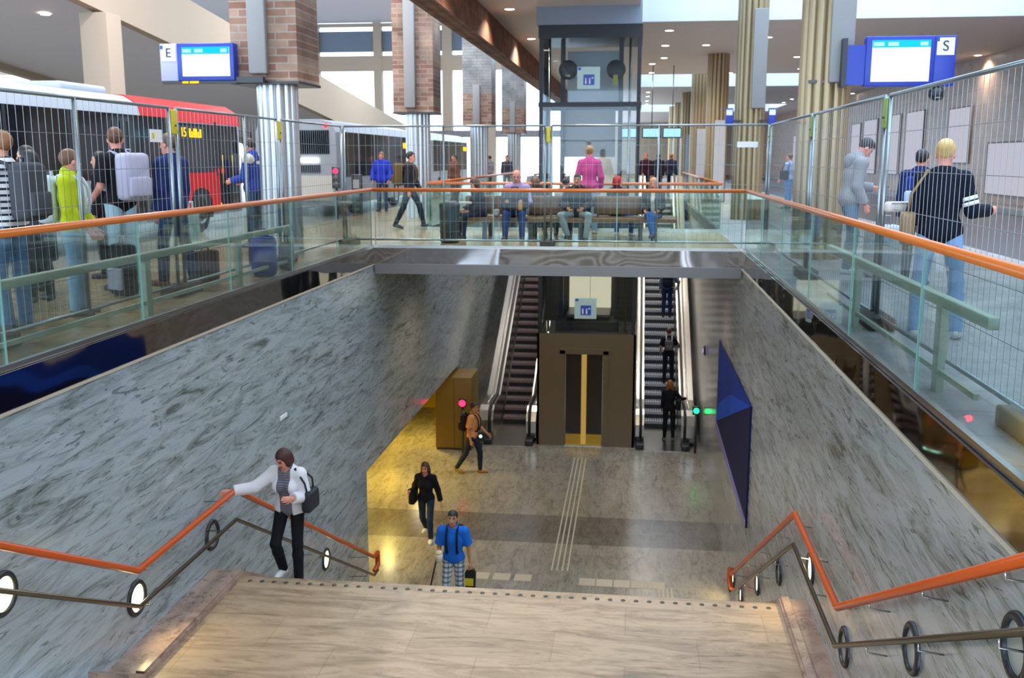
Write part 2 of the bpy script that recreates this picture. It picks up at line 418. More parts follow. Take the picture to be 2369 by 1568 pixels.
# ceilings with skylight wells
def slab_holes(name, x0, x1, y0, y1, z, th, holes, m):
    q = MB(); ys = sorted({y0, y1, *[h[2] for h in holes], *[h[3] for h in holes]})
    for a, b in zip(ys[:-1], ys[1:]):
        hs = [h for h in holes if h[2] <= a and h[3] >= b]
        xs = x0
        for h in sorted(hs):
            if h[0] > xs: q.box((xs, a, z), (h[0], b, z+th), m)
            xs = h[1]
        if xs < x1: q.box((xs, a, z), (x1, b, z+th), m)
    return struct(q, name)
SKY = [(.05, 10.6, 3.0, 29.4), (.05, 10.6, 47.5, 55.6), (.05, 10.6, 74, 85)]
slab_holes('ceiling', -4.4, 13.4, -6, 110, ZC, .3, SKY, M_CEIL)
for i, (a, b, c, d) in enumerate(SKY):
    q = MB(); zt = ZC+1.9
    q.box((a-.12, c-.12, ZC+.3), (a, d+.12, zt), M_WHITE).box((b, c-.12, ZC+.3), (b+.12, d+.12, zt), M_WHITE)
    q.box((a, c-.12, ZC+.3), (b, c, zt), M_WHITE).box((a, d, ZC+.3), (b, d+.12, zt), M_WHITE)
    q.box((a, c, ZC+.002), (a+.004, d-.006, ZC+.3), M_WHITE).box((a, d-.006, ZC+.002), (b, d-.002, ZC+.3), M_WHITE)
    struct(q, f'trim_{7+i}')
    k = MB(); nb = int((d-c)/2.2)+1
    for j in range(nb+1):
        y = c+(d-c)*j/nb; k.box((a, y-.04, zt-.12), (b, y+.04, zt), M_GREYC)
    k.box((a, c, zt-.02), (b, d, zt), M_WGLASS)
    k.build(f'window_{i+1}')['kind'] = 'structure'
struct(MB().box((-46, -6, 9.8), (-4.4, 62, 10.1), M_CEIL_L), 'ceiling_bus_hall')
struct(MB().box((-4.4, -6, 4.62), (-3.9, 60, 5.4), M_BRICK_Y), 'trim_10')
# end wall of the bus hall with its window bands
ew = MB(); ZE = [(0, 3.3), (6.95, 7.85)]
mull = [(-46, -41.6), (-37.9, -37.2), (-35.2, -33.4), (-31.3, -30.4), (-26.4, -25.6), (-20.4, -19.7), (-16.2, -15.7), (-11.9, -11.3), (-10.2, -8.6), (-4.6, -4.4)]
for a, b in mull: ew.box((a, 62, 3.3), (b, 62.5, 9.8), M_CONCRETE)
ew.box((-46, 62.02, 6.95), (-4.4, 62.48, 7.85), M_CONCRETE).box((-46, 62.02, 9.6), (-4.4, 62.48, 9.79), M_CONCRETE)
for a, b in [(-46, -31), (-16.2, -15.6), (-10.2, -8.6)]: ew.box((a, 62, -.14), (b, 62.5, 3.3), M_CONCRETE)
ew.box((-46, 62.03, 3.0), (-31, 62.47, 3.31), M_CONCRETE).box((-16, 62.03, 2.9), (-4.4, 62.47, 3.31), M_GREYC)
struct(ew, 'wall_bus_hall_end')
for i in range(len(mull)-1):
    a, b = mull[i][1], mull[i+1][0]
    q = MB().box((a, 62.2, 3.3), (b, 62.23, 6.95), M_WGLASS).box((a, 62.2, 7.85), (b, 62.23, 9.6), M_WGLASS)
    q.box((a, 62.3, 8.1), (b, 62.36, 9.35), mat('grey blind', '#7f8a94', .7))
    q.build(f'window_{4+i}')['kind'] = 'structure'
# ramp through the bus hall
rp = MB()
up = lambda y: 6.5-(y-31.2)*.0965
lo = lambda y: 5.3-(y-27)*.101
rp.prism([(12, lo(12)), (61.9, lo(61.9)), (61.9, up(61.9)), (12, up(12))], 'x', -14.3, -14.0, M_CONCRETE)
rp.prism([(12, lo(12)+.25), (61.9, lo(61.9)+.25), (61.9, lo(61.9)+.5), (12, lo(12)+.5)], 'x', -22, -14.3, M_CEIL_L)
rp.prism([(12, lo(12)), (61.9, lo(61.9)), (61.9, up(61.9)), (12, up(12))], 'x', -22.3, -22.0, M_CONCRETE)
tag(rp.build('vehicle_ramp'), 'long beige concrete ramp sloping down through the bus hall above the buses', 'ramp')
# frosted windows and posters of the right-hand wall
for i, (y0, y1, z0, z1) in enumerate([(34.5, 39.3, .35, 2.15), (41.6, 44.3, 1.45, 3.6), (48, 51, 1.0, 3.75), (52.2, 55.8, .85, 3.75), (57, 60, .8, 3.7), (61, 63.4, .75, 3.6), (66, 69, .7, 3.5), (71, 76, .7, 3.5), (80, 86, .6, 3.4)]):
    q = MB().box((12.94, y0, z0), (13.0, y1, z1), M_FROST)
    for a, b in ((y0-.05, y0), (y1, y1+.05)): q.box((12.92, a, z0-.05), (13, b, z1+.05), M_GREYC)
    q.box((12.92, y0, z0-.05), (13, y1, z0), M_GREYC).box((12.92, y0, z1), (13, y1, z1+.05), M_GREYC)
    q.build(f'window_{20+i}')['kind'] = 'structure'

# ------------------------------------------------------------------ guards
def guard(name, label, pts, nglass, flip):
    """glass guard along pts (two plan points)"""
    a, b = Vector((*pts[0], 0)), Vector((*pts[1], 0)); d = (b-a); Ln = d.length; d.normalize(); nrm = Vector((-d.y, d.x, 0))
    t = thing(name, label, 'railing', ((a+b)/2)[:], 0); o = t.location
    def T(s, off, z): q = a+d*s+nrm*off-Vector(o); return (q.x, q.y, z)
    r = MB(); r.tube([T(0, 0, 1.06), T(Ln, 0, 1.06)], .034, M_WOOD, 14); hr = r.build('handrail', t)
    hr['label'] = 'orange varnished wooden handrail'
    ch = MB(); e = .02
    ch.poly([T(0, -e, 0), T(Ln, -e, 0), T(Ln, e, 0), T(0, e, 0), T(0, -e, .07), T(Ln, -e, .07), T(Ln, e, .07), T(0, e, .07)],
            [(0, 3, 2, 1), (4, 5, 6, 7), (0, 1, 5, 4), (1, 2, 6, 5), (2, 3, 7, 6), (3, 0, 4, 7)], M_STEEL).build('base_channel', t)
    for i in range(nglass):
        s0, s1 = Ln*i/nglass+.012, Ln*(i+1)/nglass-.012; e = .005
        MB().poly([T(s0, -e, .05), T(s1, -e, .05), T(s1, e, .05), T(s0, e, .05), T(s0, -e, 1.03), T(s1, -e, 1.03), T(s1, e, 1.03), T(s0, e, 1.03)],
                  [(0, 3, 2, 1), (4, 5, 6, 7), (0, 1, 5, 4), (1, 2, 6, 5), (2, 3, 7, 6), (3, 0, 4, 7)], M_GLASS).build('glass_panel', t)
    for i in range(nglass+1):
        s = min(max(Ln*i/nglass, .03), Ln-.03)
        MB().tube([T(s, 0, .0), T(s, 0, 1.03)], .009, mat('green glass edge', '#7ea79a', .2), 4).build('post', t)
    return t
guard('glass_balustrade', 'glass guard with orange handrail along the left side of the stairwell', ((XL-.03, 2.6), (XL-.03, YB0)), 7, 1)
guard('glass_balustrade', 'glass guard with orange handrail along the right side of the stairwell', ((XR+.03, 2.6), (XR+.03, YB0)), 7, 1)
guard('glass_balustrade', 'glass guard with orange handrail across the bridge in front of the benches', ((XL, YB0+.03), (XR, YB0+.03)), 3, 1)
guard('glass_balustrade', 'glass guard with orange handrail behind the benches on the far side of the bridge', ((XL, YB1-.05), (XR, YB1-.05)), 4, 1)
guard('glass_balustrade', 'far glass guard running away along the left side of the escalator well', ((XL, YB1), (XL, YV1)), 8, 1)
guard('glass_balustrade', 'far glass guard running away along the right side of the escalator well', ((XR, YB1), (XR, YV1)), 8, 1)
def perch(label, x, y0, y1, ys, z):
    t = thing('perch_rail', label, 'rail', (x, (y0+y1)/2, 0)); o = t.location; mm = mat('grey green painted steel', '#a3ad9c', .4, .2)
    MB().box((-.035, y0-o.y, z-.04), (.035, y1-o.y, z+.04), mm, .012).build('top_rail', t)
    MB().box((-.015, y0+.2-o.y, .12), (.015, y1-.1-o.y, .16), mm).build('bottom_rail', t)
    for y in ys: MB().box((-.025, y-.06-o.y, 0), (.025, y+.06-o.y, z-.04), mm).build('post', t)
perch('grey green leaning rail on posts behind the left glass guard', XL-.32, 3.4, 14.2, (4.6, 7.15, 9.75, 12.2), .62)
perch('grey green leaning rail on posts behind the right glass guard', XR+.26, 6.2, 11.4, (7.2, 9.9), .64)

# ------------------------------------------------------------------ building-site fence
def fence(label, a, b, mids=(.5,), yel=True):
    a, b = Vector((*a, 0)), Vector((*b, 0)); d = b-a; Ln = d.length; d.normalize()
    t = thing('mesh_fence', label, 'fence', ((a+b)/2)[:], 0, 'mesh fence panels round the stairwell'); o = Vector(t.location)
    T = lambda s, z, off=0: tuple((a+d*s-o+Vector((-d.y, d.x, 0))*off)+Vector((0, 0, z)))
    z0, z1 = .12, 2.2
    for s in (.04, Ln-.04): MB().tube([T(s, .1), T(s, z1)], .021, M_GALV, 8).build('post', t)
    for f in mids: MB().tube([T(Ln*f, z0), T(Ln*f, z1)], .02, M_GALV, 8).build('post', t)
    MB().tube([T(.04, z1), T(Ln-.04, z1)], .019, M_GALV, 8).build('top_tube', t)
    MB().tube([T(.04, z0), T(Ln-.04, z0)], .019, M_GALV, 8).build('bottom_tube', t)
    q = MB(); n = int(Ln/.11)
    for i in range(1, n): q.tube([T(Ln*i/n, z0), T(Ln*i/n, z1)], .0024, M_WIRE, 4, caps=False)
    for k in range(1, 6): q.tube([T(.04, z0+(z1-z0)*k/6), T(Ln-.04, z0+(z1-z0)*k/6)], .0035, M_WIRE, 4, caps=False)
    q.build('mesh_infill', t)
    return t, T, Ln
FXL, FXR, FY = -5.42, 2.36, 18.3
fences = [fence('mesh fence panel nearest the viewer on the left, before the striped shirt', (FXL, 4.0), (FXL, 7.6)),
          fence('mesh fence panel on the left in front of the teenager in the yellow green jacket', (FXL, 7.7), (FXL, 11.35), (.44,)),
          fence('mesh fence panel on the left before the red bus front and the navy suit', (FXL, 11.45), (FXL, 14.9), (.62,)),
          fence('mesh fence panel on the left beside the first brick clad column', (FXL, 15.0), (FXL, FY), ()),
          fence('mesh fence panel across the bridge, left one before the bench', (FXL, FY), (-1.59, FY)),
          fence('mesh fence panel across the bridge, right one before the bench', (-1.55, FY), (FXR, FY)),
          fence('mesh fence panel on the right running from the bridge corner to the first column', (FXR, 14.1), (FXR, FY), ()),
          fence('mesh fence panel on the right before the person in the grey hooded top', (FXR, 10.05), (FXR, 14.0), ()),
          fence('mesh fence panel on the right before the blonde person in the black jumper', (FXR, 6.0), (FXR, 9.95), ()),
          fence('mesh fence panel on the right nearest the viewer', (FXR, 2.6), (FXR, 5.9), ())]
M_CLAMPG = mat('green plastic', '#7f9a3a', .5)
for lab, x, y, m in [('yellow plastic sleeve on the left fence joint beside the red bus', FXL, 11.4, M_YELLOW), ('yellow clamp on the left fence joint near the column', FXL, 14.95, M_YELLOW),
                     ('yellow clamp on the bridge fence joint in front of the lift', -1.57, FY, M_YELLOW), ('yellow green clamp on the fence corner at the right of the bridge', FXR, FY-.02, M_CLAMPG),
                     ('green clamp on the right fence joint by the grey hooded person', FXR, 10.0, M_CLAMPG), ('green clamp on the right fence joint by the first right column', FXR, 14.05, M_CLAMPG)]:
    t = thing('fence_clamp', lab, 'clamp', (x, y, 1.9), 0, 'plastic clamps on the fence joints')
    hz_ = y > 18
    MB().box((-.035, -.03, 0) if hz_ else (-.03, -.07, 0), (.035, .03, .28) if hz_ else (.03, .07, .28), m, .01).build('sleeve', t)
    MB().tube([(-.045, 0, .1), (.045, 0, .1)], .012, M_STEELD, 8).build('bolt', t)
M_BLOCK = mat('dark rubber foot', '#3b302a', .8)
for lab, x, y, g in [('dark fence foot block on the left beside the boy in yellow green', FXL, 7.65, 1), ('dark fence foot block on the left near the navy suit', FXL, 11.4, 1),
                  ('dark fence foot block on the left below the blue backpack', FXL, 14.95, 1), ('fence foot block at the left end of the bridge', FXL+.1, FY, 1),
                  ('grey fence foot block on the bridge below the bench', -1.57, FY, 1), ('fence foot block at the right corner of the bridge', FXR, FY, 1),
                  ('fence foot block by the first right column', FXR, 14.05, 1), ('fence foot block behind the right leaning rail', FXR, 10, 1), ('stone coloured fence foot block at the right edge behind the glass', FXR, 5.95, 2)]:
    t = MB().box((-.12, -.34, 0), (.12, .34, .13), M_BLOCK if g == 1 else mat('grey foot', '#7d766c', .8), .02).build('fence_block', None, (x, y, 0))
    tag(t, lab, 'block', 'fence foot blocks')
t = thing('fence_plate', 'small white plate with yellow mark on the left mesh fence', 'plate', (FXL+.03, 10.9, 1.87))
MB().box((0, -.14, -.07), (.006, .14, .07), M_SIGNW, 0).build('plate', t); MB().box((.006, -.1, -.03), (.009, -.05, .03), M_YELLOW).build('mark', t)
t = thing('fence_plate', 'small white plate with yellow mark on the right mesh fence', 'plate', (FXR-.03, 6.25, 1.9))
MB().box((-.006, -.14, -.09), (0, .14, .09), M_SIGNW, 0).build('plate', t); MB().box((-.009, -.06, -.05), (-.006, .06, .05), M_YELLOW).build('mark', t)
t = thing('fence_plate', 'white strip plate on the fence before the second right column', 'plate', (2.0, FY-.03, 1.86))
MB().box((-.22, -.006, -.05), (.14, 0, .05), M_SIGNW).build('plate', t)

# ------------------------------------------------------------------ columns
def fluted(mb, r, z0, z1, m, n=14):
    prof = []
    for k in range(n*8):
        a = 2*PI*k/(n*8); q = abs(math.sin(a*n/2)); prof.append(((r*(.86+.14*q**.6))*math.cos(a), (r*(.86+.14*q**.6))*math.sin(a)))
    mb.prism(prof, 'z', z0, z1, m); return mb
for i, (y, lab) in enumerate([(16.45, 'nearest brick cased steel column on the left, carrying the E display'), (27.4, 'second brick cased steel column on the left, behind the striding person'),
                              (38.4, 'third steel column on the left, pale painted casing over brown brick'), (49.6, 'fourth steel column on the left, pale casing, beside the lift tower'), ]):
    t = thing('brick_cased_column', lab, 'column', (-5.95, y, 0), 0, 'cased columns along the left platform')
    fluted(MB(), .34, 0, 2.84, M_COLUMN).build('shaft', t)
    q = MB()
    if i < 2: q.box((-.55, -.55, 2.84), (.55, .55, 9.8), M_BRICK)
    else: q.box((-.55, -.55, 2.84), (.55, .55, 4.0), M_BRICK).box((-.55, -.55, 4.0), (.55, .55, 9.8), M_WBRICK)
    q.build('brick_casing', t)
    MB().box((-.57, -.57, 2.8), (.57, .57, 2.84), M_FRAMEBLK).build('casing_plate', t)
    MB().box((-.22, -.68, 2.95) if i < 2 else (-.15, -.64, 2.84), (.08, -.55, 6) if i < 2 else (.12, -.55, 4.3), M_COVER, .02).build('cover_box', t)
for i, (y, lab) in enumerate([(16.9, 'nearest fluted beige column on the right, carrying the S display'), (27.6, 'second fluted beige column on the right of the bridge'), (38.6, 'third fluted beige column along the right, before the far platform'),
                              (49.5, 'fourth fluted beige column in the row on the right'), (60.5, 'fifth fluted beige column in the row on the right'), (71.5, 'sixth fluted beige column in the row on the right'), (82.5, 'farthest fluted beige column in the row on the right')]):
    t = thing('fluted_column', lab, 'column', (2.98, y, 0), 0, 'fluted columns along the right platform')
    fluted(MB(), .4, 0, ZC+(.3 if y < 29.4 or 47 < y < 56 or 74 < y < 85 else 0), M_COLGOLD).build('shaft', t)
    if i < 2:
        MB().box((-.02, -.5, 2.78 if i == 0 else 2.9), (.34, -.36, ZC), M_COVER, .02).build('cover_box', t)
        if i == 0: MB().box((-.3, -.36, 2.78), (.36, -.3, 2.83), M_STEELD).build('clamp_band', t)
    else: MB().box((-.1, -.44, .05), (.3, -.38, 3.0), M_BUSW).build('cover_box', t)
for i, (x, y, lab) in enumerate([(-14.15, 25.9, 'square beige concrete pillar under the ramp beyond the bus'), (-14.15, 46, 'farther beige concrete pillar under the ramp')]):
    tag(MB().box((-.38, -.38, -.14), (.38, .38, lo(y+.38)-.0), M_CONCRETE, .02).build('concrete_pillar', None, (x, y, 0)), lab, 'pillar', 'ramp pillars')

# ------------------------------------------------------------------ displays
def display(name, label, x0, x1, z0, z1, y, letter, left_plate, arm):
    t = thing(name, label, 'display', ((x0+x1)/2, y, z0), 0, 'blue departure displays'); cx = (x0+x1)/2; w = x1-x0; h = z1-z0
    P = lambda x, yy, z: (x-cx, yy, z-z0)
    pw = w*.235
    sx0, sx1 = (x0+pw, x1) if left_plate else (x0, x1-pw)
    px0, px1 = (x0, x0+pw) if left_plate else (x1-pw, x1)
    MB().box(P(sx0, -.09, z0), P(sx1, .09, z1), M_SIGNBLUE, .015).build('housing', t)
    sc = MB().box(P(sx0+.09, -.1, z0+.07), P(sx1-.07, -.088, z1-.06), M_SCREEN).build('screen', t)
    hz = z1-.06
    MB().box(P(sx0+.09, -.104, hz-.11), P(sx1-.07, -.1, hz), M_CYAN).build('header_bar', sc)
    for a, b, k in ((.02, .2, .3), (.27, .45, .35), (.82, .95, .3)):
        L_ = sx1-sx0-.16; MB().box(P(sx0+.09+L_*a, -.107, hz-.085), P(sx0+.09+L_*b, -.104, hz-.03), M_CYANL).build('header_text', sc)
    for r in range(6):
        z = hz-.17-r*.068
        if z > z0+.1: MB().box(P(sx0+.12, -.103, z), P(sx0+.12+(.45+.2*(r % 3))*.8, -.1, z+.012), emis('screen faint text %d%d' % (r, left_plate), '#d4ecff', .68)).build('text_line', sc)
    pl = MB().box(P(px0, -.07, z0), P(px1, .07, z1), M_SIGNGREY if left_plate else M_SIGNBLUE, .01).build('letter_panel', t)
    s = min(pw*.82, h*.46); mx = (px0+px1)/2
    lp = MB().box(P(mx-s/2, -.076, z1-.03-s), P(mx+s/2, -.07, z1-.03), M_SIGNW).build('letter_plate', pl)
    text_mesh('letter', letter, s*.85, M_INK, pl, P(mx, -.079, z1-.03-s/2), (PI/2, 0, 0))
    MB().box(P(px0+.01, -.0765, z1-.035-.05), P(px0+.06, -.076, z1-.03), M_SIGNBLUE).build('corner_mark', pl)
    q = MB()
    if arm == 'right': q.box(P(x1, -.05, z0-.03), P(x1+.45, .05, z0+.06), M_FRAMEBLK).box(P(x0, -.05, z0-.04), P(x1, .05, z0), M_FRAMEBLK)
    else: q.box(P(x0-.3, -.06, z0+.03), P(x0, .06, z1-.12), M_SIGNBLUE).box(P(x0-.34, -.08, z0), P(x0-.27, .08, z1-.02), M_FRAMEBLK)
    q.build('bracket', t)
    if left_plate:
        for a, b in ((.28, .36), (.38, .5)): MB().box(P(x0+w*a, -.056, z0-.036), P(x0+w*b, -.05, z0-.004), M_LED).build('amber_text', t)
    return t
display('departure_display', 'blue display with letter E and bright screen on the left column', -7.6, -6.36, 2.84, 3.42, 15.75, 'E', True, 'right')
t = display('departure_display', 'blue display with letter S and bright screen on the right column', 3.45, 4.77, 2.7, 3.44, 16.3, 'S', False, 'left')
t = thing('speaker_pod', 'small black rounded pod hanging under the S display', 'speaker', (4.55, 16.3, 2.5))
MB().lathe([(0, -.02), (.08, .0), (.12, .06), (.12, .14), (.05, .2), (0, .2)], (0, 0, 0), M_FRAMEBLK, 16).build('body', t)
MB().lathe([(.05, -.012), (.06, -.004), (.06, .004)], (.0, -.07, .03), M_STEEL, 12).build('lens_ring', t)
for lab, x, y in [('small blue sign on the second right column, left side', 2.42, 27.2), ('small blue sign with white top on the second right column, right side', 3.52, 27.2)]:
    t = thing('platform_sign', lab, 'sign', (x, y, 2.45), 0, 'blue platform signs'); MB().box((-.1, -.03, 0), (.1, .03, .46), M_SIGNBLUE, .01).build('panel', t)
    MB().box((-.08, -.035, .28), (.08, -.03, .42), M_SIGNW).build('white_field', t)
    g_ = 1 if x < 2.98 else -1; MB().box((g_*.05, .0, .1), (g_*.3, .1, .16), M_FRAMEBLK).build('bracket', t)
for i, (x, lab) in enumerate([(-.25, 'left of three bright overhead screens beyond the lift tower'), (.65, 'middle of three bright overhead screens beyond the lift tower'), (1.5, 'right of three bright overhead screens beyond the lift tower')]):
    t = thing('overhead_screen', lab, 'screen', (x, 43, 2.45), 0, 'overhead screens beyond the lift'); MB().box((-.4, -.06, 0), (.4, .06, .44), M_FRAMEBLK, .01).build('housing', t)
    MB().box((-.35, -.066, .05), (.35, -.06, .39), emis('overhead screen glow', '#a8e2ff', .65) if 'overhead screen glow' not in MATS else MATS['overhead screen glow']).build('screen', t)
    MB().tube([(0, 0, .44), (0, 0, ZC-2.45)], .02, M_STEELD, 8).build('hanger', t)

# ------------------------------------------------------------------ lift tower
t = thing('lift_tower', 'glass lift tower with charcoal frame rising from the hall through the concourse', 'lift', (-1.2, 27.3, ZF))
TX0, TX1, TY0, TY1 = -2.52, .12, 26.2, 28.5
o = Vector(t.location)
def part(mb, name, parent=None, loc=True):
    x = mb.build(name, parent or t); x.location = -o if (parent is None or parent == t) else (0, 0, 0); return x
ZB = -3.0
dx0, dx1 = -1.76, -.74
b = MB().box((TX0, TY0, ZF), (dx0-.14, TY0+.08, ZB), M_BRONZE).box((dx1+.14, TY0, ZF), (TX1, TY0+.08, ZB), M_BRONZE).box((dx0-.14, TY0, -3.45), (dx1+.14, TY0+.08, ZB), M_BRONZE)
b.box((TX0, TY0, ZF), (TX0+.06, TY1, ZB), M_BRONZE).box((TX1-.06, TY0, ZF), (TX1, TY1, ZB), M_BRONZE)
part(b, 'base_cladding')
part(MB().box((dx0-.14, TY0-.03, ZF), (dx0, TY0+.1, -3.45), M_BRONZE).box((dx1, TY0-.03, ZF), (dx1+.14, TY0+.1, -3.45), M_BRONZE).box((dx0-.14, TY0-.03, -3.55), (dx1+.14, TY0+.1, -3.4), M_BRONZE), 'door_frame')
mid = (dx0+dx1)/2
M_DOOR = mat('dark lift door', '#2c2118', .25, .3)
for a, c in ((dx0+.02, mid-.07), (mid+.07, dx1-.02)): part(MB().box((a, TY0+.06, ZF+.32), (c, TY0+.09, -3.55), M_DOOR).box((a, TY0+.05, ZF+.02), (c, TY0+.09, ZF+.32), mat('glow tinted kick plate', '#c79a34', .35, .6)), 'lift_door')  # yellow glow at the door foot is put into the kick plate colour
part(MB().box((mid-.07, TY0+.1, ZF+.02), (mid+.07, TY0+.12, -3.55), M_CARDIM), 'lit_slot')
part(MB().box((dx0, TY0-.02, ZF), (dx1, TY0+.06, ZF+.02), M_STEEL), 'sill')
zt = 4.95
for x, y in ((TX0+.07, TY0+.07), (TX1-.07, TY0+.07), (TX0+.07, TY1-.07), (TX1-.07, TY1-.07)): part(MB().box((x-.05, y-.05, ZB), (x+.05, y+.05, zt), M_SHAFT), 'corner_post')
for x in (-1.95, -.42): part(MB().box((x-.06, TY0+.9, ZB), (x+.06, TY0+1.02, zt), M_SHAFT), 'guide_rail')
for x in (-2.25, -.18): part(MB().tube([(x, TY0+.3, ZB), (x, TY0+.3, zt)], .035, M_STEEL, 8), 'guide_tube')
for z, n in ((2.98, 'ring_beam'), (-.1, 'ring_beam')):
    q = MB().box((TX0, TY0, z-.06), (TX1, TY0+.1, z+.06), M_SHAFT).box((TX0, TY1-.1, z-.06), (TX1, TY1, z+.06), M_SHAFT)
    q.box((TX0, TY0+.1, z-.06), (TX0+.1, TY1-.1, z+.06), M_SHAFT).box((TX1-.1, TY0+.1, z-.06), (TX1, TY1-.1, z+.06), M_SHAFT); part(q, n)
part(MB().box((TX0, TY0, zt-.32), (TX1, TY1, zt), M_SHAFT), 'head_beam')
part(MB().box((TX0-.05, TY0-.05, zt), (TX1-.02, TY1+.6, ZC+1.6), mat('blue grey header concrete', '#8a97a8', .6)), 'header_block')
q = MB().box((TX0+.12, TY0+.02, -.2), (TX1-.12, TY0+.032, zt-.32), M_SHGLASS); part(q, 'glass_wall')
q = MB().box((TX0+.12, TY0+.02, ZB), (TX1-.12, TY0+.032, -.2), M_SHGLASS); part(q, 'glass_wall')
for x in (TX0+.02, TX1-.032): part(MB().box((x, TY0+.12, ZB), (x+.012, TY1-.12, zt-.32), M_SHGLASS), 'glass_wall')
# car, lit, standing between the floors
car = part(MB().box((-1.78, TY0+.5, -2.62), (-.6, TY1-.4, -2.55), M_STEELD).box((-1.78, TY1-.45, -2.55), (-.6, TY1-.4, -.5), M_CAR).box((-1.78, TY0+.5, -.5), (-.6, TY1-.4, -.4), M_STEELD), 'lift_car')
MB().box((-1.195, TY1-.46, -2.5), (-1.185, TY1-.45, -.5), M_STEELD).build('wall_joint', car)
part(MB().box((-2.05, TY0+.2, -2.98), (-.35, TY0+1.2, -2.7), M_SHAFT).box((-1.75, TY0+.25, -3.0), (-.65, TY0+.3, -2.95), M_STEEL), 'buffer_beam')
part(MB().box((TX0+.1, TY1-.14, ZB), (TX1-.1, TY1-.1, -.2), mat('dark shaft back', '#3a342c', .6)), 'shaft_back')
up_car = part(MB().box((-1.9, TY0+1.1, 1.65), (-.55, TY0+1.16, 2.9), mat('pale lift panel', '#9c938c', .5)), 'door_head')
part(MB().box((-1.9, TY1-.3, 3.1), (-.5, TY1-.26, 4.5), mat('pale counterweight screen', '#b3b6b9', .4)), 'back_panel')
for x in (-1.8, -.55): part(MB().lathe([(.0, -.04), (.22, -.04), (.25, -.02), (.22, 0), (.25, .02), (.22, .04), (0, .04)], (x, TY0+.7, 3.9), M_SHAFT, 20, 'y'), 'pulley')
part(MB().box((-.62, TY0+.55, 3.5), (-.5, TY0+.6, 3.75), M_YELLOW), 'warning_tag')
M_PLATE = mat('pale green sign plate', '#a9bfb8', .3)
M_PICT = mat('pictogram blue', '#2b4a9c', .4)
for z, yy in ((-2.58, TY0-.03), (3.36, TY0-.03)):
    s = part(MB().box((-1.52, yy, z), (-.94, yy+.015, z+.55), M_PLATE), 'lift_sign')
    q = MB().box((-1.36, yy-.006, z+.1), (-1.08, yy, z+.36), M_PICT); p = q.build('pictogram', s)
    MB().box((-1.5, yy-.006, z+.47), (-1.42, yy, z+.53), M_PICT).build('corner_mark', s)
    f = MB()
    for k in range(2):
        x = -1.3+k*.1; f.lathe([(0, -.003), (.018, -.003), (.018, 0)], (x, yy-.006, z+.25), M_SIGNW, 10, 'y'); f.box((x-.016, yy-.009, z+.13), (x+.016, yy-.006, z+.225), M_SIGNW)
    f.poly([(-1.13, yy-.008, z+.3), (-1.1, yy-.008, z+.26), (-1.16, yy-.008, z+.26)], [(0, 1, 2)], M_SIGNW)
    f.build('lift_figures', s)

# ------------------------------------------------------------------ escalators
YE, TAN = 28.3, math.tan(math.radians(30))
def escalator(label, x0, x1, tread, riser, outer):
    """x0..x1 clear step width; outer = how far the deck reaches outward left and right"""
    cx = (x0+x1)/2
    t = thing('escalator', label, 'escalator', (cx, YE, ZF)); o = Vector(t.location)
    def part(mb, n, par=None):
        q = mb.build(n, par or t); q.location = -o if par is None else (0, 0, 0); return q
    yt = YE + (-ZF)/TAN
    run, rise = .346, .2
    part(MB().box((x0-.02, 25.95, ZF), (x1+.02, YE+.1, ZF+.015), M_STEEL), 'comb_plate')
    first = None
    for k in range(30):
        y = YE+k*run
        if first is None:
            q = MB(); q.box((x0, 0, -.25), (x1, .03, -.075), riser).box((x0, -.004, -.075), (x1, .03, 0), tread).box((x0, .0, -.012), (x1, run+.02, .006), tread)
            for i in range(14): q.box((x0+(x1-x0)*(i+.2)/14, .03, .006), (x0+(x1-x0)*(i+.6)/14, run, .012), riser)
            first = q.build('step', t); s = first
        else:
            s = first.copy(); COL.objects.link(s)
        s.location = Vector((0, y, ZF+rise*(k+1)))-o
    for side, xa, ow in ((-1, x0, outer[0]), (1, x1, outer[1])):
        xi = xa+side*.03; xo = xa+side*ow
        prof = [(26.35, ZF+.28), (26.42, ZF+.12), (26.6, ZF), (YE+.2, ZF), (yt+1.2, -.05), (yt+1.2, .95), (yt-.2, .95), (YE-.35, ZF+.95), (26.75, ZF+.95), (26.5, ZF+.85), (26.36, ZF+.6)]
        bal = part(MB().prism(prof, 'x', xi, xo, M_STEEL), 'balustrade')
        cxr = xi+side*.09
        hr = [(cxr, 26.9, ZF+.06), (cxr, 26.5, ZF+.12), (cxr, 26.3, ZF+.35), (cxr, 26.28, ZF+.62), (cxr, 26.42, ZF+.9), (cxr, 26.72, ZF+1.0), (cxr, YE-.35, ZF+1.0), (cxr, yt-.2, 1.0), (cxr, yt+1.2, 1.0)]
        MB().tube(hr, .038, M_BLACK, 8).build('handrail', bal)
        MB().tube([(cxr+side*.12, 26.9, ZF+.965), (cxr+side*.12, YE-.35, ZF+.965), (cxr+side*.12, yt-.2, .965)], .022, mat('bright steel strip', '#e8dfd2', .2, 1.), 8).build('deck_strip', bal)
        MB().box((min(xi, xi+side*.22), 26.0, ZF), (max(xi, xi+side*.22), 26.45, ZF+.16), M_FRAMEBLK, .03).build('newel_foot', bal)
    return t
escalator('left escalator with dark steps beside the lift tower, empty', -3.72, -2.86, mat('plum grey tread', '#8f7c7a', .5, .1), mat('dark riser', '#1d1819', .6), (.42, .3))
escalator('right escalator with pale steps carrying three people up', .42, 1.36, mat('pale grey tread', '#cfcccb', .45, .1), mat('charcoal riser', '#3a3838', .6), (.26, .42))
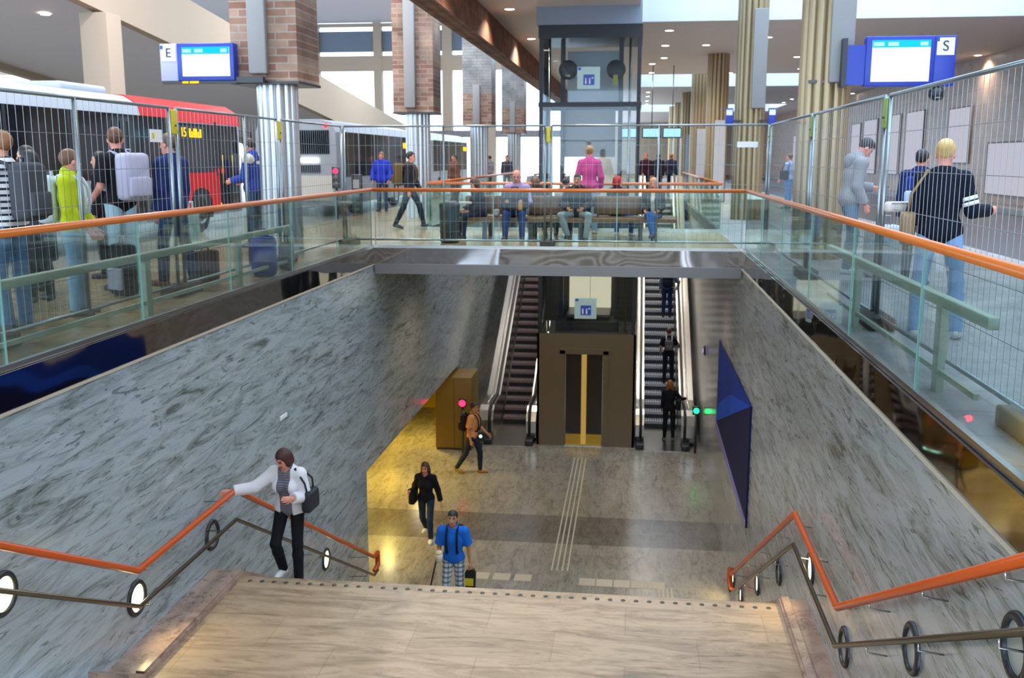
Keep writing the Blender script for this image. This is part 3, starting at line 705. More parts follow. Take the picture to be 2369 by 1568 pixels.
# cabinet beside the left escalator
c = thing('service_cabinet', 'ochre metal cabinet standing at the far end of the yellow passage', 'cabinet', (-4.65, 26, ZF))
MB().box((-.52, -.6, .06), (.46, .6, 2.0), M_OCHRE, .01).build('body', c); MB().box((-.5, -.58, 0), (.44, .58, .06), M_FRAMEBLK).build('plinth', c)
MB().box((-.02, -.606, .1), (-.012, -.6, 1.96), M_FRAMEBLK).build('door_gap', c)
def signal(label, loc, m, r, post):
    t = thing('escalator_signal', label, 'signal light', loc)
    MB().box((-.1, .0, -.12), (.1, .08, .12), M_FRAMEBLK, .02).build('housing', t)
    MB().lathe([(0, -.012), (r*.7, -.01), (r, 0), (r, .01)], (0, 0, 0), m, 18, 'y').build('lamp', t)
    if post: MB().tube([(0, .06, -.12), (0, .06, ZF-loc[2])], .035, M_STEELD, 8).build('post', t)
    return t
signal('red no entry signal glowing beside the foot of the left escalator', (-4.3, 24.6, -4.6), M_REDL, .085, True)
signal('green signal glowing above the handrail foot of the right escalator', (1.74, 25.85, -4.93), M_GREENL, .075, True)
signal('small pale green light at the foot of the left escalator', (-3.98, 25.6, -5.75), M_CYANDOT, .04, True)
t = thing('wall_clock_box', 'small oval steel call box on the wall above the right escalator', 'call box', (XR-.02, 25.3, -3.2))
MB().lathe([(0, -.06), (.1, -.05), (.14, 0)], (0, 0, 0), M_STEELD, 16, 'x').build('body', t); MB().lathe([(0, -.07), (.05, -.066), (.07, -.06)], (0, -.02, 0), emis('violet pilot', '#b9a8ff', .8), 12, 'x').build('button', t)

# ------------------------------------------------------------------ handrails on the stair walls
def handrails(side):
    s = -1 if side == 'left' else 1
    X = XL+.30 if s < 0 else XR-.15
    wall = XL if s < 0 else XR
    for name, lab, dz, r, m in (('handrail', f'orange wooden handrail on the {side} marble wall of the stairs', 1.0, .032, M_WOOD2), ('handrail', f'lower bronze steel handrail on the {side} marble wall of the stairs', .655, .022, M_RAILST)):
        path = [(X, 2.4, -.06+dz), (X, YH0, ZL+dz), (X, YH1, ZL+dz), (X, 16.05, ZF-.15+dz), (X, 16.3, ZF-.15+dz)]
        t = thing(name, lab, 'handrail', (X, (YL0+YL1)/2, ZL), 0); o = Vector(t.location)
        L = lambda p: tuple(Vector(p)-o)
        if dz > .8:
            e = path[-1]; path2 = path[:-1]+[(X, 16.3, ZF-.17+dz), (X, 16.3, ZF-.17+dz-.24), (X, 16.05, ZF-.17+dz-.24)]
        else: path2 = path
        bar = MB().tube([L(p) for p in path2], r, m, 12).build('rail', t)
        ys = [3.4, 5.8, 8.2, 10.1, 12.8, 15.6] if s < 0 else [3.4, 4.6, 5.8, 7.0, 8.2, 9.2, 10.1, 11.4, 12.8, 14.2, 15.6]
        for y in ys:
            z = np.interp(y, [p[1] for p in path[:4]], [p[2] for p in path[:4]])
            MB().tube([L((X, y, z-r)), L((X, y, z-.07)), L((wall, y, z-.09))], .006, M_STEEL, 6).build('bracket', t)
handrails('left'); handrails('right')
def wall_lamp(label, x, y, z, s, on=True):
    t = thing('wall_lamp', label, 'lamp', (x, y, z), 0, 'round stair wall lamps')
    MB().lathe([(.135, 0), (.135, s*.028), (.165, s*.03), (.178, s*.018), (.178, 0)], (0, 0, 0), mat('dark bezel', '#3a3a3e', .35, .6), 28, 'x').build('bezel', t)
    MB().lathe([(0, s*.010), (.135, s*.006)], (0, 0, 0), M_LAMPY if on else mat('unlit lens', '#9fa39c', .25), 28, 'x').build('diffuser', t)
    if on: light('SPOT', 'lamp_light', (s*.05, 0, 0), 9, (1, .82, .42), .06, (0, s*PI/2.6*-1 if s > 0 else PI/2.6, 0), t, spot_size=2.6, spot_blend=.8)
for lab, y, z in [('large glowing round lamp on the left wall at the left picture edge', 6.55, -1.63), ('glowing round lamp on the left wall where the stair meets the landing', 8.5, -2.56),
                  ('round lamp on the left wall by the far end of the landing', 10.25, -2.6), ('glowing round lamp on the left wall behind the white jacketed person', 14.3, -4.58)]:
    wall_lamp(lab, XL, y, z, 1, 'far end' not in lab)
for lab, y, z in [('round lamp ring on the right wall at the right picture edge', 4.75, -.72), ('round lamp ring on the right wall above the upper flight', 6.4, -1.58), ('round lamp ring on the right wall at the near landing corner', 8.3, -2.55),
                  ('glowing round lamp on the right wall behind the orange handrail', 10.0, -2.56), ('round lamp ring on the right wall high on the lower flight', 12.0, -3.45), ('glowing round lamp on the right wall halfway down the lower flight', 13.9, -4.45), ('lowest but one glowing lamp on the right wall', 15.8, -5.5), ('lowest glowing round lamp on the right wall at the foot of the stairs', 17.0, -5.72)]:
    wall_lamp(lab, XR, y, z, -1, 'ring' not in lab)
tag(MB().box((0, -.13, -.03), (.012, .13, .03), M_SIGNW, .004).build('wall_plate', None, (XL, 12.7, -1.85)), 'tiny white plate on the left marble wall above the white jacketed person', 'plate')
# blue picture panel on the right wall
t = thing('picture_panel', 'large blue picture panel on the right marble wall opposite the yellow passage', 'picture', (XR-.02, 18.4, -4.2))
MB().box((-.01, -2.95, 0), (.02, 2.95, 2.0), mat('navy print', '#0d1440', .6, spec=.2)).build('board', t)
MB().prism([(2.95, .2), (2.95, 2.0), (-2.95, 2.0)], 'x', -.013, -.01, mat('blue print', '#0d2f86', .6, spec=.2)).build('blue_field', t)
MB().prism([(2.95, .55), (2.95, .2), (-2.95, 2.0), (.2, 1.45)], 'x', -.016, -.013, mat('bright blue print', '#1546b4', .6, spec=.2)).build('bright_band', t)
MB().prism([(2.95, 0), (2.95, .2), (-2.95, .12), (-2.95, 0)], 'x', -.016, -.0101, mat('lilac print', '#7f78b8', .35)).build('lilac_edge', t)
# floor guidance strips
t = thing('tactile_strip', 'four long pale guide lines running along the hall floor towards the lift', 'guide strip', (-1.26, 21.2, ZF))
for k in range(4): MB().box((-.17+k*.1, -3.4, 0), (-.14+k*.1, 3.9, .005), M_TACT).build('rib', t)
for j in range(5):
    o_ = MB().box((-.15, -.16, 0), (.15, .16, .004), M_TACT).build('tactile_tile', None, (-.72+j*.32, 17.35+j*.0, ZF)); tag(o_, ['first', 'second', 'third', 'fourth', 'last'][j]+' pale ribbed tile from the left in the row across the hall floor', 'tile', 'ribbed tiles at the stair foot')
for j in range(3):
    o_ = MB().box((-.16, -.15, 0), (.16, .15, .004), M_TACT).build('tactile_tile', None, (-2.72+j*.4, 17.4, ZF)); tag(o_, ['left', 'middle', 'right'][j]+' of three faint ribbed tiles behind the boy in blue', 'tile', 'ribbed tiles at the stair foot')
t = thing('tactile_strip', 'four short pale guide lines on the hall floor just beyond the landing edge', 'guide strip', (.72, 16.9, ZF))
for k in range(4): MB().box((-.14+k*.075, -.3, 0), (-.11+k*.075, .35, .005), M_TACT).build('rib', t)

# ------------------------------------------------------------------ ceiling lamps
def downlight(lab, x, y, z, power, c=(1, .93, .82), r=.13):
    t = thing('downlight', lab, 'ceiling light', (x, y, z), 0, 'round ceiling downlights')
    MB().lathe([(r*1.25, 0), (r*1.22, -.012), (r, -.012), (r, -.004)], (0, 0, 0), M_BUSW, 20).build('trim_ring', t)
    MB().lathe([(0, -.006), (r, -.006)], (0, 0, 0), M_LAMP, 20).build('lens', t)
    if power: light('SPOT', 'lamp_light', (0, 0, -.03), power, c, .1, (0, 0, 0), t, spot_size=2.5, spot_blend=.6)
spots = [(-3.3, 26.5, 'left of the lift tower near the brick beam'), (.93, 31.4, 'just right of the lift tower below the first skylight'), (.93, 35.5, 'second back from the first skylight, right of the lift'), (1.0, 39.8, 'beside the row right of the lift, third back'),
         (.6, 42.2, 'fourth back in the row right of the lift'), (.64, 46.5, 'last before the second skylight right of the lift'), (.66, 60, 'just behind the second skylight'), (.68, 64, 'second behind the second skylight'), (.7, 69, 'third behind the second skylight'), (.72, 73, 'last before the third skylight'),
         (4.1, 33.5, 'right of the second right column'), (2.3, 35.5, 'beside the third right column'), (4.15, 47, 'between the second and third right columns'), (10.0, 68, 'far right, left of a pair'), (10.05, 72, 'far right, right of a pair'), (6.95, 45.2, 'above the road beside the nearest right column'), (12.6, 40.2, 'near the tiled wall right of the S display'), (12.7, 62.6, 'far along the tiled wall')]
for x, y, lab in spots: downlight('round ceiling downlight, ' + lab, x, y, ZC, 260 if y < 50 else 0)
# extra lamps added over the wells and platforms to brighten them
over = [(-3.2, 5), (-3.2, 12), (-3.2, 16), (-2.6, 20.5), (11.6, 8), (11.6, 14), (11.6, 20), (11.6, 26), (-3.4, 33), (-2.5, 44), (6, 33), (6, 40)]
for i, (x, y) in enumerate(over): downlight('added ceiling downlight, brightening the wells and platforms', x, y, ZC, [90, 130, 130, 420, 800, 800, 800, 600, 420, 420, 420, 420][i])
downlight('warm downlight in the ramp soffit at the top left', -16.3, 26.9, lo(27.1)+.248, 120)
# bus hall strip lamps
for i, (x, y, lab) in enumerate([(-9.6, 14, 'nearest strip lamp over the left platform'), (-9.6, 24, 'second strip lamp over the left platform'), (-9.6, 36, 'third strip lamp over the left platform'), (-9.6, 50, 'farthest strip lamp over the left platform'), (-26, 20, 'strip lamp beyond the ramp'), (-26, 42, 'farther strip lamp beyond the ramp')]):
    t = thing('strip_lamp', lab, 'ceiling light', (x, y, 9.69), 0, 'strip lamps of the bus hall')
    MB().box((-.15, -1.2, 0), (.15, 1.2, .1), M_BUSW, .01).build('housing', t); MB().box((-.11, -1.15, -.02), (.11, 1.15, 0), M_TUBE).build('tube', t)
    light('AREA', 'lamp_light', (0, 0, -.05), 480, (.95, .97, 1), (.5, 2.4), (0, 0, 0), t)
# lower hall lamps under the bridge and above the passage
for i, (x, y, p_, lab) in enumerate([(-2.9, 20.2, 90, 'left round lamp under the bridge'), (.2, 20.2, 90, 'right round lamp under the bridge')]):
    downlight(lab, x, y, -.452, p_, (1, .8, .55), .16)
for i, (x, y) in enumerate([(-5.8, 18.5), (-5.8, 22.5), (-5.8, 26)]):
    downlight('yellow passage ceiling lamp, ' + ['near', 'middle', 'far'][i] + ' one', x, y, -3.96, 190, (1, .78, .14), .14)

# ------------------------------------------------------------------ furniture, bags, buses
def rbox(mb, a, b, m, bev): return mb.box(a, b, m, bev)
bench = thing('bench', 'long brown wooden double bench on the bridge behind the glass guard', 'bench', (-1.37, 20.55, 0))
for y0, y1, n in ((-.58, -.1, 'seat'), (.1, .58, 'seat')):
    q = MB()
    for k in range(4): yy = y0+(y1-y0)*k/4; q.box((-2.2, yy, .36), (2.2, yy+(y1-y0)/4-.012, .44), M_BENCH, .008)
    q.build(n, bench)
for x0, x1 in ((-.72, -.05), (.55, 1.75), (-2.1, -1.0)):
    MB().box((x0, -.07, .5), (x1, -.02, .86), M_BENCH, .01).box((x0, .02, .5), (x1, .07, .86), M_BENCH, .01).build('backrest', bench)
    for x in (x0+.08, x1-.08): MB().tube([(x, 0, .4), (x, 0, .84)], .018, M_FRAMEBLK, 8).build('back_support', bench)
for x in (-1.65, -.7, .3, 1.5):
    MB().prism([(-.5, 0), (-.4, 0), (-.3, .28), (.3, .28), (.4, 0), (.5, 0), (.5, .03), (.45, .36), (-.45, .36), (-.5, .03)], 'x', x-.04, x+.04, M_FRAMEBLK).build('leg', bench)
b = thing('waste_bin', 'dark grey round waste bin at the left end of the bench', 'bin', (-3.56, 19.15, 0))
MB().lathe([(0, 0), (.16, 0), (.185, .03), (.2, .66), (.2, .7), (0, .7)], (0, 0, 0), mat('bin grey', '#2f363c', .5), 24).build('body', b)
MB().lathe([(.205, .68), (.21, .72), (.18, .79), (.1, .81), (.09, .77), (0, .77)], (0, 0, 0), mat('bin lid', '#23272b', .45), 24).build('lid', b)
MB().lathe([(.193, .2), (.2, .2), (.2, .23), (.193, .23)], (0, 0, 0), M_STEELD, 24).build('band', b)

M_TYRE = mat('tyre rubber', '#15151a', .7); M_RIM = mat('wheel rim', '#a5a8aa', .35, .7)
def wheel(par, x, y, z, sgn, r=.48):
    w = MB().lathe([(.28, -.12), (r-.04, -.13), (r, -.08), (r, .08), (r-.04, .13), (.28, .12)], (x, y, z), M_TYRE, 28, 'x').build('wheel', par)
    MB().lathe([(0, .07*sgn), (.1, .1*sgn), (.12, .05*sgn), (.24, .06*sgn), (.285, .12*sgn)], (x, y, z), M_RIM, 24, 'x').build('rim', w)
    return w
RX = -10.3
bus = thing('bus', 'red and white city bus standing at the left platform with an amber number display', 'bus', (-11.55, 18.6, -.14)); bo = Vector(bus.location)
def bp(mb, n, par=None):
    q = mb.build(n, par or bus); q.location = -bo if par is None else (0, 0, 0); return q
q = MB(); pr = [(-12.8, .25), (RX, .25), (RX, 2.45), (RX-.05, 2.72), (RX-.35, 2.9), (-12.45, 2.9), (-12.75, 2.72), (-12.8, 2.45)]
q.prism(pr, 'y', 11.6, 25.45, M_BUSW); bp(q, 'body')
q = MB(); q.box((RX-.001, 11.6, 1.2), (RX+.012, 21.7, 2.5), M_DGLASS).box((RX-.001, 21.7, 1.28), (RX+.012, 25.3, 2.42), M_DGLASS); bp(q, 'window_band')
for y in (13.6, 15.5, 17.4, 19.2, 21.2, 23.9): bp(MB().box((RX+.010, y, 1.2), (RX+.02, y+.08, 2.5), M_FRAMEBLK), 'window_pillar')
q = MB(); q.prism([(RX+.006, 2.44), (RX-.04, 2.74), (RX-.36, 2.93), (-12.6, 2.93), (-12.6, 2.9), (RX-.4, 2.86), (RX-.1, 2.44)], 'y', 20.2, 25.5, M_RED); bp(q, 'red_roof_edge')
q = MB(); q.prism([(21.75, .3), (22.3, .3), (22.35, .62), (22.55, .86), (22.95, .95), (23.35, .86), (23.55, .62), (23.6, .3), (24.05, .3), (24.05, 1.28), (21.75, 1.28)], 'x', RX-.01, RX+.014, M_RED); bp(q, 'red_side_panel')
bp(MB().box((RX-.3, 22.3, .2), (RX+.004, 23.6, .93), M_BLACK), 'wheel_arch')
wheel(bus, RX-.12-bo.x, 22.95-bo.y, .48, 1); wheel(bus, RX-.12-bo.x, 14.6-bo.y, .48, 1); wheel(bus, -12.68-bo.x, 22.95-bo.y, .48, -1)
for y in (24.1, 24.72, 19.0, 19.6): 
    d = bp(MB().box((RX+.0, y, .32), (RX+.02, y+.58, 2.36), M_DGLASS).box((RX+.0, y, .32), (RX+.028, y+.03, 2.36), M_STEELD).box((RX, y+.55, .32), (RX+.028, y+.58, 2.36), M_STEELD), 'door')
    MB().tube([(RX+.05, y+.1, 1.0), (RX+.05, y+.1, 1.7)], .012, M_YELLOW, 8).build('handle', d)
bp(MB().box((RX-.0, 11.6, .28), (RX+.012, 18.9, 1.2), M_BUSG).box((RX, 20.2, .28), (RX+.012, 21.7, 1.2), mat('bus dark grey', '#3b3d42', .4)), 'skirt_panel')
bp(MB().box((-12.6, 25.44, 1.0), (RX-.2, 25.47, 2.5), M_DGLASS).box((-12.8, 25.44, .25), (RX, 25.465, 1.0), M_RED), 'front_panel')
led = bp(MB().box((RX+.01, 21.85, 2.04), (RX+.03, 23.3, 2.36), M_FRAMEBLK), 'number_display')
text_mesh('amber_text', '15', .3, M_LED, led, (RX+.034, 22.12, 2.2), (PI/2, 0, PI/2))
q = MB()
for k, (hh, zz) in enumerate(((.2, 0), (.13, -.03), (.16, .02), (.2, 0), (.12, -.03), (.17, .01))): q.box((RX+.03, 22.42+k*.115, 2.2+zz-hh/2), (RX+.036, 22.42+k*.115+.075, 2.2+zz+hh/2), M_LED)
q.box((RX+.03, 22.42, 2.1), (RX+.036, 23.07, 2.13), M_LED); q.build('amber_dots', led).location = (0, 0, 0)
bp(MB().box((-12.2, 13, 2.9), (-10.9, 16.5, 3.1), M_BUSW, .06), 'roof_unit'); bp(MB().box((-12.2, 18.3, 2.9), (-10.9, 20.0, 3.08), M_BUSW, .06), 'roof_unit')
mir = bp(MB().tube([(RX-.05, 25.4, 2.35), (RX+.2, 25.75, 2.3), (RX+.22, 25.75, 2.0)], .018, M_FRAMEBLK, 8).box((RX+.12, 25.7, 1.75), (RX+.32, 25.8, 2.05), M_FRAMEBLK, .02), 'mirror')
bp(MB().box((RX+.01, 24.05, .42), (RX+.02, 24.1, .52), M_LED), 'side_marker')

def grey_bus(label, x0, x1, y0, y1):
    t = thing('bus', label, 'bus', ((x0+x1)/2, (y0+y1)/2, -.14)); o = Vector(t.location)
    def P(mb, n, par=None):
        q = mb.build(n, par or t); q.location = -o if par is None else (0, 0, 0); return q
    pr = [(x0, .2), (x1, .2), (x1, 2.4), (x1-.12, 2.68), (x1-.5, 2.78), (x0+.5, 2.78), (x0+.12, 2.68), (x0, 2.4)]
    P(MB().prism(pr, 'y', y0, y1, M_BUSG), 'body')
    P(MB().box((x0+.15, y0-.02, 1.75), (x1-.2, y0+.01, 2.45), M_DGLASS), 'rear_window')
    P(MB().box((x0+.1, y0-.03, .35), (x1-.12, y0+.01, 1.1), mat('bus cream', '#b9b3a6', .4)), 'rear_lower_panel')
    P(MB().box((x0+.2, y0-.035, 1.2), (x1-.5, y0+.01, 1.42), M_FRAMEBLK), 'rear_grille')
    P(MB().box((x1-1.1, y0-.04, 1.5), (x1-.55, y0, 1.62), M_TUBE), 'rear_lit_sign')
    P(MB().box((x1-.005, y0+.9, 1.05), (x1+.012, y1-.3, 2.42), M_DGLASS), 'window_band')
    for k in range(4): P(MB().box((x1+.01, y0+2.4+k*2, .4), (x1+.02, y0+2.5+k*2, 2.42), M_BUSG), 'pillar')
    for k in (2.2, 7.6): wheel(t, x1-.12-o.x, y0+k-o.y, .48, 1)
    for dz in (2.6,): P(MB().lathe([(0, -.03), (.06, -.02), (.08, 0)], (x1-.3, y0, dz), M_REDS, 12, 'y'), 'brake_light')
    l = P(MB().box((x1+.005, y1-1.6, 1.95), (x1+.03, y1-.4, 2.25), M_FRAMEBLK), 'number_display'); MB().box((x1+.03, y1-1.5, 2.0), (x1+.036, y1-.5, 2.2), M_LED).build('amber_dots', l)
    return t
grey_bus('grey bus seen from behind beyond the first left column', -11.45, -8.95, 29.6, 39.8)
grey_bus('farther grey bus behind the second left column', -11.45, -8.95, 43.5, 53.5)
t = thing('traffic_light', 'small traffic light with glowing red lamp beside the grey bus', 'traffic light', (-8.55, 28.2, -.14))
MB().tube([(0, 0, 0), (0, 0, .95)], .04, M_STEELD, 8).build('post', t); MB().box((-.11, -.07, .9), (.11, .07, 1.52), M_FRAMEBLK, .02).build('housing', t)
for k, m in enumerate((mat('dull lens', '#4b4d46', .3), mat('dull lens', '#4b4d46', .3), M_REDL)): MB().lathe([(0, -.02), (.06, -.015), (.075, 0)], (0, -.07, 1.02+k*.19), m, 14, 'y').build('lens', t)
t = thing('ticket_pillar', 'dark slim ticket pillar beside the grey bus', 'machine', (-8.05, 28.6, -.14)); MB().box((-.14, -.1, 0), (.14, .1, 1.3), M_FRAMEBLK, .02).build('body', t); MB().box((-.09, -.106, .9), (.09, -.1, 1.15), M_COVER).build('panel', t)

# ------------------------------------------------------------------ people: distance-field bodies
V = lambda *a: np.array(a, float)
def nrm(v): v = np.asarray(v, float); return v/np.linalg.norm(v)
def Rx(d): c, s = math.cos(math.radians(d)), math.sin(math.radians(d)); return np.array([[1, 0, 0], [0, c, -s], [0, s, c]])
def Rz(d): c, s = math.cos(math.radians(d)), math.sin(math.radians(d)); return np.array([[c, -s, 0], [s, c, 0], [0, 0, 1]])
def Ry(d): c, s = math.cos(math.radians(d)), math.sin(math.radians(d)); return np.array([[c, 0, s], [0, 1, 0], [-s, 0, c]])
def cone(p, a, b, ra, rb, fl=None):
    ab = b-a; L2 = max(ab@ab, 1e-9); t = np.clip(((p-a)@ab)/L2, 0, 1); q = p-a-t[:, None]*ab
    if fl is not None: q = q+np.outer((q@fl[0])*(fl[1]-1), fl[0])
    return np.sqrt((q*q).sum(1))-(ra+(rb-ra)*t)
def ell(p, c, r, R=None):
    q = p-c
    if R is not None: q = q@R
    q = q/np.asarray(r); return (np.sqrt((q*q).sum(1))-1)*min(r)
def smin(a, b, k):
    h = np.clip(.5+.5*(b-a)/k, 0, 1); return b+(a-b)*h-k*h*(1-h)
def surfnet(f, lo, hi, h):
    lo = np.asarray(lo, float); n = np.ceil((np.asarray(hi)-lo)/h).astype(int)+1
    B = 5; nb = -(-n//B); n = nb*B
    ctr = np.stack(np.meshgrid(*[lo[i]+(np.arange(nb[i])+.5)*B*h-.5*h for i in range(3)], indexing='ij'), -1).reshape(-1, 3)
    dc = f(ctr).reshape(nb); act = np.abs(dc) < B*h*1.75
    F = np.repeat(np.repeat(np.repeat(np.where(dc < 0, -1., 1.), B, 0), B, 1), B, 2)
    m = np.repeat(np.repeat(np.repeat(act, B, 0), B, 1), B, 2); ii = np.argwhere(m)
    F[m] = f(lo+ii*h)
    ins = F < 0
    c = [(i, j, k) for i in (0, 1) for j in (0, 1) for k in (0, 1)]
    sub = lambda A, o: A[o[0]:A.shape[0]-1+o[0], o[1]:A.shape[1]-1+o[1], o[2]:A.shape[2]-1+o[2]]
    cnt = sum(sub(ins, o).astype(np.int8) for o in c); cell = (cnt > 0) & (cnt < 8); ci = np.argwhere(cell)
    vals = np.stack([sub(F, o)[cell] for o in c], 1); acc = np.zeros((len(ci), 3)); num = np.zeros(len(ci))
    for a in range(8):
        for b in range(a+1, 8):
            if sum(x != y for x, y in zip(c[a], c[b])) != 1: continue
            va, vb = vals[:, a], vals[:, b]; x = (va < 0) != (vb < 0); t = np.where(x, va/np.where(x, va-vb, 1), 0)
            acc += np.where(x[:, None], np.array(c[a])+t[:, None]*(np.array(c[b])-np.array(c[a])), 0); num += x
    vid = -np.ones(cell.shape, int); vid[cell] = np.arange(len(ci)); verts = lo+(ci+acc/num[:, None])*h
    fs = []
    for ax in range(3):
        o1 = [0, 0, 0]; o1[ax] = 1; u, v = (ax+1) % 3, (ax+2) % 3
        A = ins[:-1] if ax == 0 else ins[:, :-1] if ax == 1 else ins[:, :, :-1]
        Bq = ins[1:] if ax == 0 else ins[:, 1:] if ax == 1 else ins[:, :, 1:]
        e = np.argwhere(A != Bq); e = e[(e[:, u] > 0) & (e[:, v] > 0) & (e[:, u] < n[u]-1) & (e[:, v] < n[v]-1)]
        if not len(e): continue
        s = A[tuple(e.T)]
        def vi(du, dv): q = e.copy(); q[:, u] += du; q[:, v] += dv; return vid[tuple(q.T)]
        q = np.stack([vi(-1, -1), vi(0, -1), vi(0, 0), vi(-1, 0)], 1); q[~s] = q[~s][:, ::-1]
        fs.append(q[(q >= 0).all(1)])
    return verts, np.concatenate(fs)
def sdf_obj(name, f, lo, hi, h, mats, parent, pick=None):
    v, q = surfnet(f, lo, hi, h)
    me = bpy.data.meshes.new(name); me.vertices.add(len(v)); me.vertices.foreach_set('co', v.astype(np.float32).ravel())
    me.loops.add(len(q)*4); me.loops.foreach_set('vertex_index', q.astype(np.int32).ravel())
    me.polygons.add(len(q)); me.polygons.foreach_set('loop_start', np.arange(0, len(q)*4, 4, dtype=np.int32))
    me.polygons.foreach_set('use_smooth', np.ones(len(q), bool))
    for m in (mats if isinstance(mats, (list, tuple)) else [mats]): me.materials.append(m)
    if pick is not None: me.polygons.foreach_set('material_index', pick(v[q].mean(1)).astype(np.int32))
    me.update(calc_edges=True); me.validate()
    o = bpy.data.objects.new(name, me); COL.objects.link(o); o.parent = parent
    return o
SKIN = {'l': mat('light skin', '#d39a7c', .55), 't': mat('tan skin', '#b57f5c', .55), 'p': mat('pink skin', '#d58d79', .55)}
M_LIP = mat('lips', '#a5584c', .5); M_EYE = mat('eye dark', '#2b211d', .3)
STAND = dict(aL=((-.14, .02, -1), (-.02, .2, -1)), aR=((.14, .02, -1), (.02, .2, -1)), lL=((-.03, 0, -1), (-.02, -.03, -1)), lR=((.03, 0, -1), (.02, -.03, -1)))
WALK = dict(aL=((-.15, .3, -1), (-.05, .5, -1)), aR=((.15, -.3, -1), (.08, -.05, -1)), lL=((-.02, -.35, -1), (0, -.6, -1)), lR=((.02, .42, -1), (0, .05, -1)))
SIT = dict(aL=((-.15, .35, -1), (.25, 1, -.25)), aR=((.15, .35, -1), (-.25, 1, -.25)), lL=((-.15, 1, -.02), (-.02, .06, -1)), lR=((.15, 1, -.02), (.02, .06, -1)), lean=2)
def person(label, loc, head, H, top, bottom, shoe, hair, skin='l', pose=STAND, h=.013, female=False, jacket=None, group=None, **kw):
    po = dict(STAND); po.update(pose); po.update(kw); s = H/1.75
    t = thing('person', label, 'person', loc, math.radians(head), group)
    sh, hp, fat = (.160, .095, .94) if female else (.178, .088, 1.0)
    fat *= po.get('fat', 1)
    Rt = Rz(po.get('twist', 0))@Rx(-po.get('lean', 0))@Ry(po.get('side', 0))
    P = V(0, 0, 0); up = Rt[:, 2]; fw = Rt[:, 1]
    N = P+Rt@V(0, -.01, .50)*s; C = P+Rt@V(0, .0, .30)*s
    Rh = Rt@Rz(po.get('hy', 0))@Rx(-po.get('hp', 0)); Hc = N+(Rt@Rx(-po.get('hp', 0)*.5)@V(0, .025, .155))*s
    hs = s*.96
    arms = {}
    for k, sg in (('aL', -1), ('aR', 1)):
        S = P+Rt@V(sg*sh, -.005, .435)*s; e = S+Rt@nrm(po[k][0])*.285*s; w = e+Rt@nrm(po[k][1])*.255*s; arms[k] = (S, e, w, Rt@nrm(po[k][1]), sg)
    legs = {}
    for k, sg in (('lL', -1), ('lR', 1)):
        Hj = P+V(sg*hp, 0, -.03)*s; kn = Hj+nrm(po[k][0])*.435*s; an = kn+nrm(po[k][1])*.425*s
        fd = nrm(Rz(po.get('foot', 8)*(-sg))@V(0, 1, po.get('toe'+k[1], 0)-(.0))); legs[k] = (Hj, kn, an, fd, sg)
    zmin = min(l[2][2]-.075*s+min(0, .15*s*l[3][2]) for l in legs.values())
    sh_ = V(0, 0, -zmin)
    P = P+sh_; N = N+sh_; C = C+sh_; Hc = Hc+sh_
    arms = {k: (a[0]+sh_, a[1]+sh_, a[2]+sh_, a[3], a[4]) for k, a in arms.items()}
    legs = {k: (a[0]+sh_, a[1]+sh_, a[2]+sh_, a[3], a[4]) for k, a in legs.items()}
    L = lambda x, y, z: Hc+Rh@(V(x, y, z)*hs)
    def torso(p, g, bell=1.):
        k = .05*s
        d = cone(p, P+Rt@V(-hp*.7, .0, -.01)*s, P+Rt@V(hp*.7, 0, -.01)*s, .105*s*fat+g, .105*s*fat+g, (fw, 1.12))
        d = smin(d, cone(p, P+Rt@V(0, .005, .08)*s, C, .118*s*fat*bell+g, .14*s*fat+g, (fw, 1.28)), k)
        d = smin(d, cone(p, C, P+Rt@V(0, -.01, .42)*s, .15*s*fat+g, .115*s+g, (fw, 1.38)), k)
        d = smin(d, cone(p, arms['aL'][0], arms['aR'][0], .056*s+g, .056*s+g), k)
        if female:
            for sg in (-1, 1): d = smin(d, ell(p, P+Rt@V(sg*.07, .085, .30)*s, (.062*s+g,)*3), .04*s)
        return d
    def arm(p, a, g, f=1., flare=0.):
        S, e, w, _, _ = a; d = cone(p, S, e, .052*s+g, .042*s+g)
        if f <= .5:
            en = S+(e-S)*(f*2); dd = nrm(e-S); return np.maximum(cone(p, S, en, .054*s+g+.006, .05*s+g+.012), (p-en)@dd)
        en = e+(w-e)*((f-.5)*2); dd = nrm(w-e)
        return smin(d, np.maximum(cone(p, e, en+dd*.02, .041*s+g, .031*s+g+flare), (p-en)@dd), .02*s)
    def hand(p, a):
        S, e, w, d, sg = a
        n0 = Rt@V(-sg, .15, 0); n0 = nrm(n0-(n0@d)*d); ax = np.cross(d, n0)*sg     # towards the little finger
        if ax@(Rt@V(0, -1, .2)) < 0: ax = -ax
        rr = max(.0088*s, h*.72); cu = math.radians(po.get('curl', 28))
        D = cone(p, w, w+d*.085*s, .026*s, .036*s, (n0, 1.9))
        for i, (o, l) in enumerate(((-.030, .066), (-.010, .076), (.010, .072), (.029, .056))):
            b = w+(d*.088+ax*o)*s; m = b+(d*math.cos(cu)+n0*math.sin(cu))*l*.55*s; e2 = m+(d*math.cos(2.1*cu)+n0*math.sin(2.1*cu))*l*.5*s
            D = smin(D, np.minimum(cone(p, b, m, rr*1.05, rr), cone(p, m, e2, rr, rr*.85)), .007)
        b = w+(d*.025-ax*.026)*s; m = b+(d*.7-ax*.62+n0*.35)*.04*s; e2 = m+(d*.9-ax*.15+n0*.4)*.034*s
        return smin(D, np.minimum(cone(p, b, m, rr*1.35, rr*1.15), cone(p, m, e2, rr*1.1, rr*.9)), .01)
